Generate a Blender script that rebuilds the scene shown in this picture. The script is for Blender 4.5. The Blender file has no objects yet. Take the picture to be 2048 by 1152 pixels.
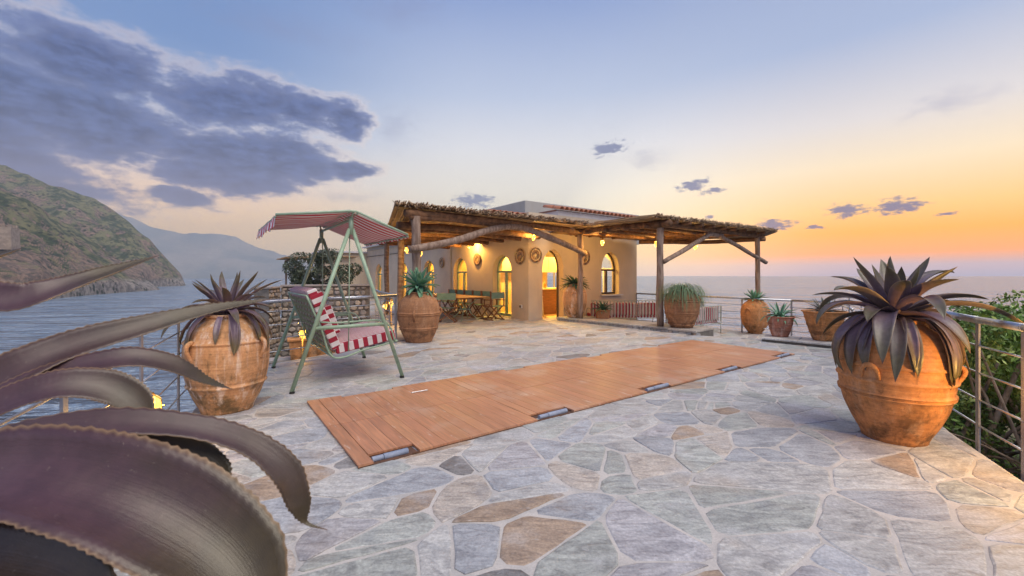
import bpy, math, random
import numpy as np
from mathutils import Vector, Matrix, noise as mnoise
random.seed(7)
R = math.radians
sc = bpy.context.scene
COL = sc.collection
# ------------------------------------------------------------------ camera
F = 844.0            # focal length in pixels of the 2048 px wide photograph
HZ = 552.0           # row of the horizon
CH = 1.4             # eye height
def P(px, py, Y): return Vector(((px-1024)/F*Y, Y, CH+(HZ-py)/F*Y))
def G(px, py, z=0.0):
    Y = F*(CH-z)/(py-HZ); return Vector(((px-1024)/F*Y, Y, z))
cam_d = bpy.data.cameras.new("camera"); cam = bpy.data.objects.new("camera", cam_d); COL.objects.link(cam)
cam.location = (0, 0, CH); cam.rotation_euler = (R(90), 0, 0)
cam_d.sensor_width = 36; cam_d.lens = 36*F/2048; cam_d.shift_y = -(576-HZ)/2048
cam_d.clip_start = 0.03; cam_d.clip_end = 60000
cam_d.dof.use_dof = True; cam_d.dof.focus_distance = 5.0; cam_d.dof.aperture_fstop = 6.0
sc.camera = cam
sc.view_settings.view_transform = 'Standard'; sc.view_settings.look = 'None'
sc.view_settings.exposure = 0.14; sc.view_settings.gamma = 1.0; sc.view_settings.use_curve_mapping = False
cy = sc.cycles
cy.max_bounces = 6; cy.diffuse_bounces = 3; cy.glossy_bounces = 3; cy.transmission_bounces = 4
cy.transparent_max_bounces = 16; cy.volume_bounces = 0; cy.sample_clamp_indirect = 4
cy.use_denoising = True; cy.caustics_reflective = False; cy.caustics_refractive = False

# ------------------------------------------------------------------ node helper
class NT:
    def __init__(s, tree): s.t = tree; s.n = tree.nodes; s.l = tree.links
    def node(s, typ, **kw):
        n = s.n.new(typ)
        for k, v in kw.items(): setattr(n, k, v)
        return n
    def put(s, sock, v):
        if isinstance(v, bpy.types.NodeSocket): s.l.new(v, sock)
        elif v is not None:
            if sock.type == 'RGBA' and len(v) == 3: v = (*v, 1)
            sock.default_value = v
    def m(s, op, a, b=None, c=None, clamp=False):
        n = s.node('ShaderNodeMath', operation=op, use_clamp=clamp)
        s.put(n.inputs[0], a)
        if b is not None: s.put(n.inputs[1], b)
        if c is not None: s.put(n.inputs[2], c)
        return n.outputs[0]
    def v(s, op, a, b=None):
        n = s.node('ShaderNodeVectorMath', operation=op)
        s.put(n.inputs[0], a)
        if b is not None: s.put(n.inputs['Scale'] if op == 'SCALE' else n.inputs[1], b)
        return n.outputs['Value'] if op in ('LENGTH', 'DOT_PRODUCT') else n.outputs[0]
    def mix(s, f, a, b, mode='MIX'):
        n = s.node('ShaderNodeMix', data_type='RGBA', blend_type=mode)
        s.put(n.inputs[0], f); s.put(n.inputs[6], a); s.put(n.inputs[7], b); return n.outputs[2]
    def noise(s, vec, scale, detail=4, rough=.55, dist=0.0):
        n = s.node('ShaderNodeTexNoise'); s.put(n.inputs['Vector'], vec)
        n.inputs['Scale'].default_value = scale; n.inputs['Detail'].default_value = detail
        n.inputs['Roughness'].default_value = rough; n.inputs['Distortion'].default_value = dist
        return n.outputs['Fac']
    def rng(s, v, a, b, c=0.0, d=1.0, smooth=True):
        n = s.node('ShaderNodeMapRange'); n.interpolation_type = 'SMOOTHSTEP' if smooth else 'LINEAR'
        s.put(n.inputs[0], v); s.put(n.inputs[1], a); s.put(n.inputs[2], b); s.put(n.inputs[3], c); s.put(n.inputs[4], d)
        return n.outputs[0]
    def ramp(s, f, stops, interp='LINEAR'):
        n = s.node('ShaderNodeValToRGB'); r = n.color_ramp; r.interpolation = interp
        while len(r.elements) < len(stops): r.elements.new(.5)
        for e, (p, c) in zip(r.elements, stops): e.position = p; e.color = (*c, 1) if len(c) == 3 else c
        s.put(n.inputs[0], f); return n.outputs[0]
    def mapping(s, vec, scale=(1, 1, 1), rot=(0, 0, 0), loc=(0, 0, 0)):
        n = s.node('ShaderNodeMapping'); s.put(n.inputs[0], vec)
        n.inputs['Scale'].default_value = scale; n.inputs['Rotation'].default_value = rot; n.inputs['Location'].default_value = loc
        return n.outputs[0]
def srgb(r, g, b):
    f = lambda c: ((c/255+.055)/1.055)**2.4 if c > 10 else c/255/12.92
    return (f(r), f(g), f(b))

# ------------------------------------------------------------------ world: dusk sky
w = bpy.data.worlds.new("World"); sc.world = w; w.use_nodes = True
T = NT(w.node_tree); T.n.clear()
tc = T.node('ShaderNodeTexCoord'); D = T.v('NORMALIZE', tc.outputs['Generated'])
sp = T.node('ShaderNodeSeparateXYZ'); T.put(sp.inputs[0], D); dx, dy, dz = sp.outputs
az = T.m('MULTIPLY', T.m('ARCTAN2', dx, dy), 57.2958)
el = T.m('MULTIPLY', T.m('ARCSINE', T.m('MINIMUM', T.m('MAXIMUM', dz, -1.0), 1.0)), 57.2958)
e01 = T.m('DIVIDE', T.m('MAXIMUM', el, 0.0), 60.0, clamp=True)
def rs(lst): return [(e/60.0, srgb(*c)) for e, c in lst]
rampL = T.ramp(e01, rs([(0, (214, 196, 192)), (2.5, (262, 222, 172)), (5, (288, 236, 164)), (8.5, (276, 230, 180)), (12, (226, 214, 212)), (17, (152, 174, 208)), (24, (108, 140, 190)), (60, (72, 106, 170))]))
rampC = T.ramp(e01, rs([(0, (226, 205, 190)), (3.5, (252, 226, 176)), (7, (256, 240, 204)), (11, (250, 241, 222)), (17, (226, 226, 230)), (23, (184, 196, 220)), (33, (132, 154, 200)), (60, (80, 112, 176))]))
rampR = T.ramp(e01, rs([(0, (168, 166, 186)), (1.2, (190, 172, 182)), (2.4, (246, 168, 122)), (4.6, (255, 178, 92)), (7, (255, 200, 130)), (11.5, (242, 220, 188)), (16, (218, 211, 210)), (24, (162, 176, 206)), (60, (84, 114, 178))]))
skyc = T.mix(T.rng(az, 8, 40), T.mix(T.rng(az, -38, -4), rampL, rampC), rampR)
rampB = T.ramp(e01, rs([(0, (158, 164, 190)), (6, (186, 176, 196)), (14, (176, 184, 214)), (30, (130, 148, 198)), (60, (96, 118, 178))]))
skyc = T.mix(T.rng(dy, .25, -.45), skyc, rampB)
# a faint share of the physical sky
sky_n = T.node('ShaderNodeTexSky'); sky_n.sky_type = 'NISHITA'; sky_n.sun_disc = False
sky_n.sun_elevation = R(3); sky_n.sun_rotation = R(25); sky_n.altitude = 20
# clouds, placed by azimuth and elevation
cb = T.node('ShaderNodeCombineXYZ'); T.put(cb.inputs[0], az); T.put(cb.inputs[1], el)
pc = cb.outputs[0]
wn = T.node('ShaderNodeTexNoise'); T.put(wn.inputs['Vector'], T.mapping(pc, scale=(.11, .2, 1))); wn.inputs['Scale'].default_value = 1.0
wn.inputs['Detail'].default_value = 5; wn.inputs['Roughness'].default_value = .58
warp = T.v('MULTIPLY', T.v('SUBTRACT', wn.outputs['Color'], (.5, .5, .5)), (8.0, 4.6, 0))
pw = T.v('ADD', pc, warp)
def azel(px, py):
    a = (px-1024)/F; h = math.hypot(1, a); return math.degrees(math.atan(a)), math.degrees(math.atan((HZ-py)/F/h))
def blob(px, py, rx, ry, vec):
    c = azel(px, py); l = azel(px-rx, py); r = azel(px+rx, py); u = azel(px, py-ry); d = azel(px, py+ry)
    q = T.v('MULTIPLY', T.v('SUBTRACT', vec, (c[0], c[1], 0)), (2/(r[0]-l[0]), 2/(u[1]-d[1]), 0))
    return T.m('SUBTRACT', 1.0, T.v('LENGTH', q))
def blobs(lst, vec):
    o = None
    for b in lst:
        k = blob(*b, vec); o = k if o is None else T.m('MAXIMUM', o, k)
    return o
big = blobs([(60, 190, 360, 120), (210, 240, 260, 110), (-80, 300, 360, 150), (480, 205, 190, 62), (590, 215, 130, 48), (690, 240, 60, 40),
             (430, 300, 170, 50), (560, 318, 180, 50), (695, 332, 66, 26), (450, 352, 210, 40), (350, 398, 90, 26), (150, 120, 240, 80), (40, 370, 330, 70)], pw)
cn = T.noise(T.mapping(pc, scale=(.13, .30, 1)), 1.0, 8, .62)
cn2 = T.noise(T.mapping(pc, scale=(.5, 1.1, 1), loc=(3, 7, 0)), 1.0, 5, .6)
shape = T.m('ADD', big, T.m('MULTIPLY', T.m('ADD', T.m('SUBTRACT', cn, .5), T.m('MULTIPLY', T.m('SUBTRACT', cn2, .5), .55)), 1.5))
dens = T.rng(shape, -.08, .36)
small_warp = T.v('ADD', pc, T.v('MULTIPLY', T.v('SUBTRACT', wn.outputs['Color'], (.5, .5, .5)), (3.2, 2.4, 0)))
small = blobs([(1222, 294, 44, 17), (1385, 372, 44, 14), (1425, 386, 36, 7), (1692, 421, 56, 20), (1788, 411, 62, 24), (1553, 452, 48, 14),
               (945, 402, 52, 15), (1412, 436, 12, 7), (1890, 428, 30, 6), (1630, 457, 22, 6)], small_warp)
cn3 = T.noise(T.mapping(pc, scale=(.9, 2.2, 1), loc=(1, 4, 0)), 1.0, 6, .65)
dsm = T.rng(T.m('ADD', small, T.m('MULTIPLY', T.m('SUBTRACT', cn3, .5), 2.6)), .08, .7, 0, .85)
faint = blobs([(800, 250, 70, 60), (1890, 215, 130, 40), (560, 60, 260, 60), (1300, 320, 60, 30), (700, 390, 90, 20), (800, 20, 160, 60)], pw)
dfa = T.rng(T.m('ADD', faint, T.m('MULTIPLY', T.m('SUBTRACT', cn2, .5), 1.3)), .1, 1.2, 0, .32)
ccol = T.mix(T.rng(cn2, .3, .7), srgb(30, 50, 104), srgb(76, 96, 152))
ccol = T.mix(T.rng(shape, .65, .12, 0, .55), ccol, srgb(128, 138, 182))
ccol = T.mix(T.rng(el, 15, 4, 0, .7), ccol, srgb(112, 112, 150))
rim = T.m('MULTIPLY', T.rng(shape, -.35, .05), T.rng(shape, .30, .05))
skyc = T.mix(T.m('MULTIPLY', rim, .30), skyc, srgb(255, 226, 204))
skyc = T.mix(T.m('MULTIPLY', dens, .93), skyc, ccol)
skyc = T.mix(dsm, skyc, srgb(92, 104, 150))
skyc = T.mix(dfa, skyc, srgb(124, 130, 168))
bg1 = T.node('ShaderNodeBackground'); T.put(bg1.inputs[0], skyc); bg1.inputs[1].default_value = 1.09
bg2 = T.node('ShaderNodeBackground'); T.put(bg2.inputs[0], sky_n.outputs[0]); bg2.inputs[1].default_value = 0.004
ad = T.node('ShaderNodeAddShader'); T.l.new(bg1.outputs[0], ad.inputs[0]); T.l.new(bg2.outputs[0], ad.inputs[1])
wo = T.node('ShaderNodeOutputWorld'); T.l.new(ad.outputs[0], wo.inputs[0])

# broad soft dusk light, from high behind the camera
sd = bpy.data.lights.new("sun", 'SUN'); sd.energy = 2.95; sd.angle = R(50); sd.color = (1.0, .90, .75)
so = bpy.data.objects.new("sun", sd); COL.objects.link(so)
so.rotation_euler = Vector((.42, -.5, 1.15)).normalized().to_track_quat('Z', 'Y').to_euler()

# ------------------------------------------------------------------ materials
def pmat(name, fn=None, base=(.5, .5, .5), rough=.6, metal=0.0, spec=.5, bump=None, bstr=.3, bdist=.01):
    m = bpy.data.materials.new(name); m.use_nodes = True; N = NT(m.node_tree)
    bs = m.node_tree.nodes['Principled BSDF']
    tc = N.node('ShaderNodeTexCoord'); co = tc.outputs['Object']
    bs.inputs['Roughness'].default_value = rough; bs.inputs['Metallic'].default_value = metal
    bs.inputs['Specular IOR Level'].default_value = spec
    N.put(bs.inputs['Base Color'], base)
    if fn:
        c, h = fn(N, co, bs)
        if c is not None: N.put(bs.inputs['Base Color'], c)
        if h is not None:
            b = N.node('ShaderNodeBump'); b.inputs['Strength'].default_value = bstr; b.inputs['Distance'].default_value = bdist
            N.put(b.inputs['Height'], h); N.l.new(b.outputs[0], bs.inputs['Normal'])
    return m
def two(a, b, scale=6, lo=.35, hi=.65, detail=6, stretch=(1, 1, 1), fine=40):
    def fn(N, co, bs):
        n = N.noise(N.mapping(co, scale=stretch), scale, detail)
        f = N.noise(co, fine, 3)
        c = N.mix(N.rng(n, lo, hi), a, b)
        c = N.mix(.35, c, N.ramp(f, [(.3, (.35, .35, .35)), (.7, (.65, .65, .65))]), 'OVERLAY')
        return c, N.m('ADD', n, N.m('MULTIPLY', f, .4))
    return fn
def tinted(fn2):
    def fn(N, co, bs):
        at = N.node('ShaderNodeAttribute'); at.attribute_name = 'tint'
        return fn2(N, co, bs, at.outputs['Color'])
    return fn
def stone_fn(N, co, bs, t):
    g = N.node('ShaderNodeNewGeometry').outputs['Position']
    st = N.noise(N.mapping(g, scale=(1.4, 4.2, 1), rot=(0, 0, .6)), 2.6, 9, .7, 1.6)
    bl = N.noise(g, 2.1, 5, .6)
    fi = N.noise(g, 60, 4, .7)
    sp_ = N.noise(N.mapping(g, scale=(1, 3, 1), rot=(0, 0, .6)), 14, 4, .6)
    c = N.mix(.75, t, N.ramp(st, [(.36, (.26, .26, .27)), (.5, (.5, .5, .5)), (.65, (.74, .74, .72))]), 'OVERLAY')
    c = N.mix(N.rng(bl, .50, .70, 0, .55), c, (.50, .50, .51))
    c = N.mix(N.rng(bl, .46, .30, 0, .45), c, (.22, .24, .27))
    c = N.mix(N.rng(N.noise(g, 34, 5, .7), .64, .70, 0, .6), c, (.12, .12, .12))
    c = N.mix(N.rng(sp_, .62, .74, 0, .5), c, (.62, .61, .6))
    c = N.mix(N.rng(N.noise(g, 1.1, 4, .6), .54, .74, 0, .55), c, (.36, .28, .21))
    c = N.mix(.6, c, N.ramp(fi, [(.38, (.36, .36, .36)), (.62, (.64, .64, .64))]), 'OVERLAY')
    N.put(bs.inputs['Roughness'], N.rng(st, .3, .7, .42, .68))
    return c, N.m('ADD', N.m('MULTIPLY', st, 1.3), N.m('MULTIPLY', fi, .35))
M = {}
M['stone'] = pmat('flagstone', tinted(stone_fn), bstr=.5, bdist=.010)
M['mortar'] = pmat('mortar', two((.54, .50, .46), (.42, .40, .38), 5, fine=90), rough=.9, bstr=.5, bdist=.004)
def wood_fn(N, co, bs, t):
    g = N.node('ShaderNodeNewGeometry').outputs['Position']
    r_ = (0, 0, -math.atan2(.586, .811))
    q = N.mapping(g, rot=r_)
    gr = N.noise(N.mapping(q, scale=(22, 1.2, 1)), 2.2, 6, .6)
    wear = N.noise(g, 1.3, 5, .6)
    c = N.mix(.6, t, N.ramp(gr, [(.36, (.34, .34, .34)), (.64, (.66, .66, .66))]), 'OVERLAY')
    c = N.mix(N.rng(wear, .50, .66, 0, .38), c, (.58, .42, .32))
    c = N.mix(N.rng(N.noise(N.mapping(q, scale=(5, 1, 1)), 3, 5, .7), .60, .70, 0, .5), c, (.66, .56, .47))
    N.put(bs.inputs['Roughness'], N.rng(gr, .3, .7, .36, .55))
    return c, gr
M['plank'] = pmat('deck_plank', tinted(wood_fn), bstr=.12, bdist=.003)
M['dark_wood'] = pmat('dark_wood', two((.10, .05, .03), (.17, .08, .045), 5), rough=.7)
M['steel'] = pmat('brushed_steel', two((.55, .56, .58), (.45, .46, .48), 30), rough=.35, metal=.9, bstr=.05)
M['grey_paint'] = pmat('grey_painted_metal', two((.25, .25, .28), (.31, .31, .34), 12), rough=.45, metal=.35, bstr=.05)
M['pipe'] = pmat('steel_pipe', two((.20, .24, .33), (.30, .34, .43), 9), rough=.5, metal=.0, bstr=.1)
def terracotta(a, b, stain, white, ws=.45):
    def fn(N, co, bs):
        oi = N.node('ShaderNodeObjectInfo')
        cc = N.v('ADD', co, N.v('SCALE', N.v('ADD', (3., 5., 9.), (0, 0, 0)), oi.outputs['Random']))
        n = N.noise(N.mapping(cc, scale=(1, 1, .6)), 2.6, 7, .62)
        s2 = N.noise(cc, 5.5, 8, .68); f = N.noise(cc, 55, 3)
        th = N.noise(N.mapping(cc, scale=(.2, .2, 9)), 7, 4, .6)
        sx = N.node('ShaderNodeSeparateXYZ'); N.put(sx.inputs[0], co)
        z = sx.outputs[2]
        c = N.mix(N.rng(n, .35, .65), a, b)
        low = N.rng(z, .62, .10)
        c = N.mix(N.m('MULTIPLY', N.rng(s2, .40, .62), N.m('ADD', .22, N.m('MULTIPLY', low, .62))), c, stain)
        dr = N.noise(N.mapping(cc, scale=(5, 5, .55)), 2.2, 6, .65)
        c = N.mix(N.rng(dr, .50, .66, 0, ws), c, white)
        c = N.mix(N.rng(dr, .44, .28, 0, .7), c, stain)
        c = N.mix(N.rng(N.noise(cc, 22, 6, .7), .60, .68, 0, .45), c, stain)
        c = N.mix(.35, c, N.ramp(th, [(.38, (.36, .36, .36)), (.62, (.63, .63, .63))]), 'OVERLAY')
        c = N.mix(.5, c, N.ramp(N.noise(cc, 30, 6, .7), [(.38, (.36, .36, .36)), (.62, (.64, .64, .64))]), 'OVERLAY')
        return c, N.m('ADD', N.m('ADD', th, s2), N.m('MULTIPLY', f, .3))
    return fn
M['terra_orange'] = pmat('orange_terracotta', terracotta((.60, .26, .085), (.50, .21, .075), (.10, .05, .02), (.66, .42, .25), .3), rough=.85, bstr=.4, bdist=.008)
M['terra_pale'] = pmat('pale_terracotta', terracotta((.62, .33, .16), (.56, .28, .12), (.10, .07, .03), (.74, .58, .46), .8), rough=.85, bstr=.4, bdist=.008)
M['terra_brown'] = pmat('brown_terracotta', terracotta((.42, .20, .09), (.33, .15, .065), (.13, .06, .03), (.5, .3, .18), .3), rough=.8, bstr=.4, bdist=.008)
M['terra_red'] = pmat('red_terracotta', terracotta((.48, .19, .12), (.40, .16, .10), (.2, .1, .07), (.6, .42, .36), .5), rough=.85, bstr=.3)
M['soil'] = pmat('soil', two((.05, .035, .025), (.09, .065, .045), 25), rough=1, bstr=1)
def leaf_fn(top, low, tip):
    def fn(N, co, bs):
        uv = N.node('ShaderNodeUVMap').outputs[0]
        sx = N.node('ShaderNodeSeparateXYZ'); N.put(sx.inputs[0], uv); s, e = sx.outputs[0], sx.outputs[1]
        g = N.node('ShaderNodeNewGeometry').outputs['Position']
        n = N.noise(g, 9, 6, .6); st = N.noise(N.mapping(uv, scale=(1.2, 34, 1)), 2, 4, .6)
        oi = N.node('ShaderNodeObjectInfo').outputs['Random']
        c = N.mix(N.m('MULTIPLY', N.rng(N.m('ADD', s, N.m('MULTIPLY', n, .5)), .65, 1.15), .9), top, low)
        c = N.mix(N.rng(oi, .45, 1, 0, .6), c, low)
        c = N.mix(N.rng(s, .93, 1.0), c, tip)
        ed = N.m('ABSOLUTE', N.m('SUBTRACT', e, .5))
        c = N.mix(N.rng(ed, .455, .5, 0, .75), c, (.30, .19, .10))
        scr = N.noise(N.mapping(uv, scale=(9, 2.4, 1), rot=(0, 0, .5)), 7, 5, .7, 1.5)
        c = N.mix(N.rng(scr, .66, .74, 0, .55), c, (.42, .34, .24))
        c = N.mix(.35, c, N.ramp(st, [(.36, (.40, .40, .40)), (.64, (.62, .62, .62))]), 'OVERLAY')
        c = N.mix(.5, c, N.ramp(N.noise(g, 26, 6, .7), [(.38, (.36, .36, .36)), (.62, (.66, .66, .66))]), 'OVERLAY')
        c = N.mix(N.rng(N.noise(g, 120, 3, .6), .69, .76, 0, .4), c, (.30, .25, .19))
        return c, N.m('ADD', N.m('MULTIPLY', st, .4), n)
    return fn
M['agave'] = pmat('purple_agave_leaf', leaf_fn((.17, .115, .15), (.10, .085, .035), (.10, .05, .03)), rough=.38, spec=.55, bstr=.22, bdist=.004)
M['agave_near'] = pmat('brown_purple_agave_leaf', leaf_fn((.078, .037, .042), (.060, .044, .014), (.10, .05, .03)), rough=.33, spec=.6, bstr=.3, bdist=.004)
M['agave_g'] = pmat('green_agave_leaf', leaf_fn((.13, .30, .21), (.14, .30, .16), (.3, .25, .1)), rough=.5, bstr=.1)
M['agave_d'] = pmat('dark_agave_leaf', leaf_fn((.05, .13, .08), (.06, .13, .06), (.2, .15, .08)), rough=.5, bstr=.1)
M['grass_leaf'] = pmat('drooping_grass', leaf_fn((.14, .24, .13), (.11, .19, .08), (.3, .26, .12)), rough=.6)
M['rib_grey'] = pmat('grey_green_leaf', leaf_fn((.16, .17, .18), (.12, .16, .12), (.2, .15, .1)), rough=.55)
M['green_metal'] = pmat('pale_green_enamel', two((.34, .47, .33), (.28, .40, .28), 14, fine=120), rough=.38, bstr=.05)
M['rubber'] = pmat('black_rubber', base=(.02, .02, .02), rough=.7)
def stripes(ca, cb, axis, pitch, duty=.5, off=0.0):
    def fn(N, co, bs):
        sx = N.node('ShaderNodeSeparateXYZ'); N.put(sx.inputs[0], co)
        v_ = N.m('FRACT', N.m('ADD', N.m('DIVIDE', sx.outputs[axis], pitch), 100.0+off))
        c = N.mix(N.m('LESS_THAN', v_, duty), ca, cb)
        f = N.noise(co, 400, 2); n = N.noise(co, 12, 4)
        c = N.mix(.25, c, N.ramp(n, [(.3, (.38, .38, .38)), (.7, (.6, .6, .6))]), 'OVERLAY')
        return c, N.m('ADD', f, n)
    return fn
RED = (.36, .022, .045); WHT = (.74, .68, .66)
M['stripe_thin'] = pmat('thin_red_stripes', stripes(WHT, (.50, .06, .09), 1, .078, .42), rough=.9, bstr=.15)
M['stripe_wide_x'] = pmat('wide_red_stripes', stripes(WHT, RED, 0, .125, .5, .2), rough=.9, bstr=.15)
M['stripe_wide_z'] = pmat('wide_red_stripes_upright', stripes(WHT, RED, 2, .125, .5), rough=.9, bstr=.15)
M['canopy'] = pmat('striped_canopy', stripes((.84, .80, .78), (.60, .03, .06), 1, .13, .5), rough=.85, bstr=.1)
M['white_trim'] = pmat('white_fabric', base=(.72, .68, .66), rough=.9)
M['webbing'] = pmat('olive_webbing', two((.32, .34, .18), (.42, .42, .26), 20), rough=.7)
M['canvas_green'] = pmat('sage_canvas', two((.15, .26, .20), (.19, .31, .24), 10, fine=200), rough=.9, bstr=.1)
M['teak'] = pmat('teak', two((.24, .10, .045), (.16, .065, .03), 6, stretch=(1, 1, 6)), rough=.5, bstr=.15)
M['table'] = pmat('honey_table_wood', two((.50, .26, .09), (.42, .20, .07), 4, stretch=(8, 1, 1)), rough=.4, bstr=.1)
M['log_grey'] = pmat('weathered_log', two((.36, .26, .20), (.20, .13, .09), 5, stretch=(3, 3, .6), fine=60), rough=.85, bstr=.8, bdist=.02)
M['log_brown'] = pmat('brown_log', two((.26, .13, .06), (.12, .06, .03), 4, stretch=(2, 2, 2), fine=50), rough=.85, bstr=.8, bdist=.02)
M['log_dark'] = pmat('dark_log', two((.17, .11, .075), (.30, .21, .14), 6, stretch=(1, 1, 2), fine=50), rough=.85, bstr=.8, bdist=.02)
M['cane'] = pmat('cane_thatch', tinted(lambda N, co, bs, t: (t, None)), rough=.7)
def wall_fn(a, b):
    def fn(N, co, bs):
        g = N.node('ShaderNodeNewGeometry').outputs['Position']
        n = N.noise(g, .9, 6, .6); f = N.noise(g, 30, 4)
        dr = N.noise(N.mapping(g, scale=(3, 3, .35)), 1.5, 5, .6)
        c = N.mix(N.rng(n, .35, .7), a, b)
        c = N.mix(N.rng(dr, .55, .75, 0, .25), c, (.38, .33, .28))
        return c, N.m('ADD', n, N.m('MULTIPLY', f, .3))
    return fn
M['plaster'] = pmat('cream_plaster', wall_fn((.64, .52, .38), (.55, .45, .34)), rough=.92, bstr=.2, bdist=.01)
M['plaster_white'] = pmat('white_plaster', wall_fn((.64, .62, .62), (.55, .53, .54)), rough=.92, bstr=.2)
M['roof_grey'] = pmat('grey_render', wall_fn((.44, .42, .39), (.38, .36, .34)), rough=.95, bstr=.2)
M['tile'] = pmat('roof_tile', tinted(lambda N, co, bs, t: (N.mix(.5, t, N.ramp(N.noise(co, 18, 5), [(.3, (.3, .3, .3)), (.7, (.7, .7, .7))]), 'OVERLAY'), None)), rough=.85)
M['interior'] = pmat('yellow_plaster', two((.72, .55, .25), (.68, .50, .22), 2), rough=.9)
M['cabinet'] = pmat('pale_cabinet', base=(.74, .66, .36), rough=.5)
M['frame_green'] = pmat('sage_frame', two((.20, .30, .22), (.25, .35, .26), 10), rough=.5)
M['frame_dark'] = pmat('dark_frame', base=(.07, .045, .03), rough=.6)
M['frame_white'] = pmat('white_frame', base=(.62, .60, .55), rough=.5)
def pane_mat():
    m = bpy.data.materials.new('window_glass'); m.use_nodes = True; N = NT(m.node_tree); N.n.clear()
    a = N.node('ShaderNodeBsdfTransparent'); a.inputs[0].default_value = (.93, .95, .93, 1)
    b = N.node('ShaderNodeBsdfGlossy'); b.inputs['Roughness'].default_value = .03
    mx = N.node('ShaderNodeMixShader'); mx.inputs[0].default_value = .10; N.l.new(a.outputs[0], mx.inputs[1]); N.l.new(b.outputs[0], mx.inputs[2])
    o = N.node('ShaderNodeOutputMaterial'); N.l.new(mx.outputs[0], o.inputs[0]); return m
M['pane'] = pane_mat()
def lampglass(name, col, st, fac=.6):
    m = bpy.data.materials.new(name); m.use_nodes = True; N = NT(m.node_tree); N.n.clear()
    a = N.node('ShaderNodeBsdfTransparent'); e = N.node('ShaderNodeEmission'); e.inputs[0].default_value = (*col, 1); e.inputs[1].default_value = st
    mx = N.node('ShaderNodeMixShader'); mx.inputs[0].default_value = fac
    N.l.new(a.outputs[0], mx.inputs[1]); N.l.new(e.outputs[0], mx.inputs[2])
    o = N.node('ShaderNodeOutputMaterial'); N.l.new(mx.outputs[0], o.inputs[0]); return m
M['lamp_glass'] = lampglass('lit_lamp_glass', (1, .60, .10), 2.6, .35)
M['brass'] = pmat('aged_brass', two((.36, .24, .08), (.25, .16, .06), 20), rough=.4, metal=.8)
M['rock'] = pmat('dry_stone', tinted(lambda N, co, bs, t: (N.mix(.6, t, N.ramp(N.noise(co, 9, 6, .65), [(.3, (.25, .25, .25)), (.7, (.72, .72, .72))]), 'OVERLAY'), N.noise(co, 14, 6, .7))), rough=.95, bstr=.6, bdist=.02)
M['wallmortar'] = pmat('rough_wall_mortar', two((.20, .18, .16), (.13, .12, .11), 6), rough=1, bstr=.8, bdist=.02)
M['ground'] = pmat('dry_earth', two((.20, .15, .10), (.12, .11, .06), 2), rough=1, bstr=.8, bdist=.05)
M['lawn'] = pmat('lawn', two((.05, .10, .03), (.08, .14, .04), 8), rough=1, bstr=.8, bdist=.03)
M['grass_blade'] = pmat('grass_blade', base=(.07, .13, .035), rough=.7)
M['bark'] = pmat('pale_bark', two((.30, .24, .20), (.17, .13, .10), 8, stretch=(3, 3, 1)), rough=.9, bstr=.8, bdist=.01)
M['bush'] = pmat('shrub_leaves', tinted(lambda N, co, bs, t: (t, None)), rough=.5)
M['plate'] = pmat('painted_plate', None, rough=.35)
def plate_fn(N, co, bs):
    n = N.noise(co, 16, 4, .6); r_ = N.v('LENGTH', co)
    c = N.mix(N.rng(n, .45, .55), (.34, .19, .09), (.10, .07, .05))
    c = N.mix(N.m('LESS_THAN', N.m('ABSOLUTE', N.m('SUBTRACT', r_, .17)), .012), c, (.5, .36, .2))
    c = N.mix(N.m('LESS_THAN', r_, .05), c, (.45, .3, .16))
    return c, n
M['plate'] = pmat('painted_plate', plate_fn, rough=.35)
def hill_fn(N, co, bs):
    g = N.node('ShaderNodeNewGeometry'); pos = g.outputs['Position']
    sn = N.node('ShaderNodeSeparateXYZ'); N.put(sn.inputs[0], g.outputs['True Normal'])
    sz = N.node('ShaderNodeSeparateXYZ'); N.put(sz.inputs[0], pos)
    a = N.noise(pos, .016, 8, .62); b = N.noise(pos, .07, 8, .72); c_ = N.noise(pos, .25, 6, .75)
    gr = N.mix(N.rng(b, .43, .56), (.040, .072, .020), (.27, .25, .11))
    rk = N.mix(N.rng(c_, .42, .58), (.42, .27, .19), (.16, .12, .10))
    f = N.m('ADD', N.m('SUBTRACT', .76, sn.outputs[2]), N.m('MULTIPLY', N.m('SUBTRACT', a, .5), 2.6))
    c = N.mix(N.rng(f, -.04, .12), gr, rk)
    c = N.mix(N.rng(N.m('ADD', sz.outputs[2], N.m('MULTIPLY', a, 14.0)), 8, 2), c, N.mix(N.rng(c_, .42, .58), (.54, .46, .40), (.20, .17, .15)))
    vo = N.node('ShaderNodeTexVoronoi'); vo.inputs['Scale'].default_value = .22; N.put(vo.inputs['Vector'], pos)
    c = N.mix(N.m('MULTIPLY', N.rng(vo.outputs['Distance'], .42, .25), N.rng(N.noise(pos, .05, 4, .6), .44, .52)), c, (.025, .04, .014))
    return c, N.m('ADD', b, N.m('ADD', N.m('MULTIPLY', c_, .5), N.m('MULTIPLY', vo.outputs['Distance'], -.25)))
M['hill'] = pmat('scrub_hillside', hill_fn, rough=1, bstr=1, bdist=9.0)
M['far'] = pmat('far_mountain', two((.20, .22, .22), (.34, .31, .28), .006, fine=.05), rough=1, bstr=.5, bdist=15)
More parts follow.
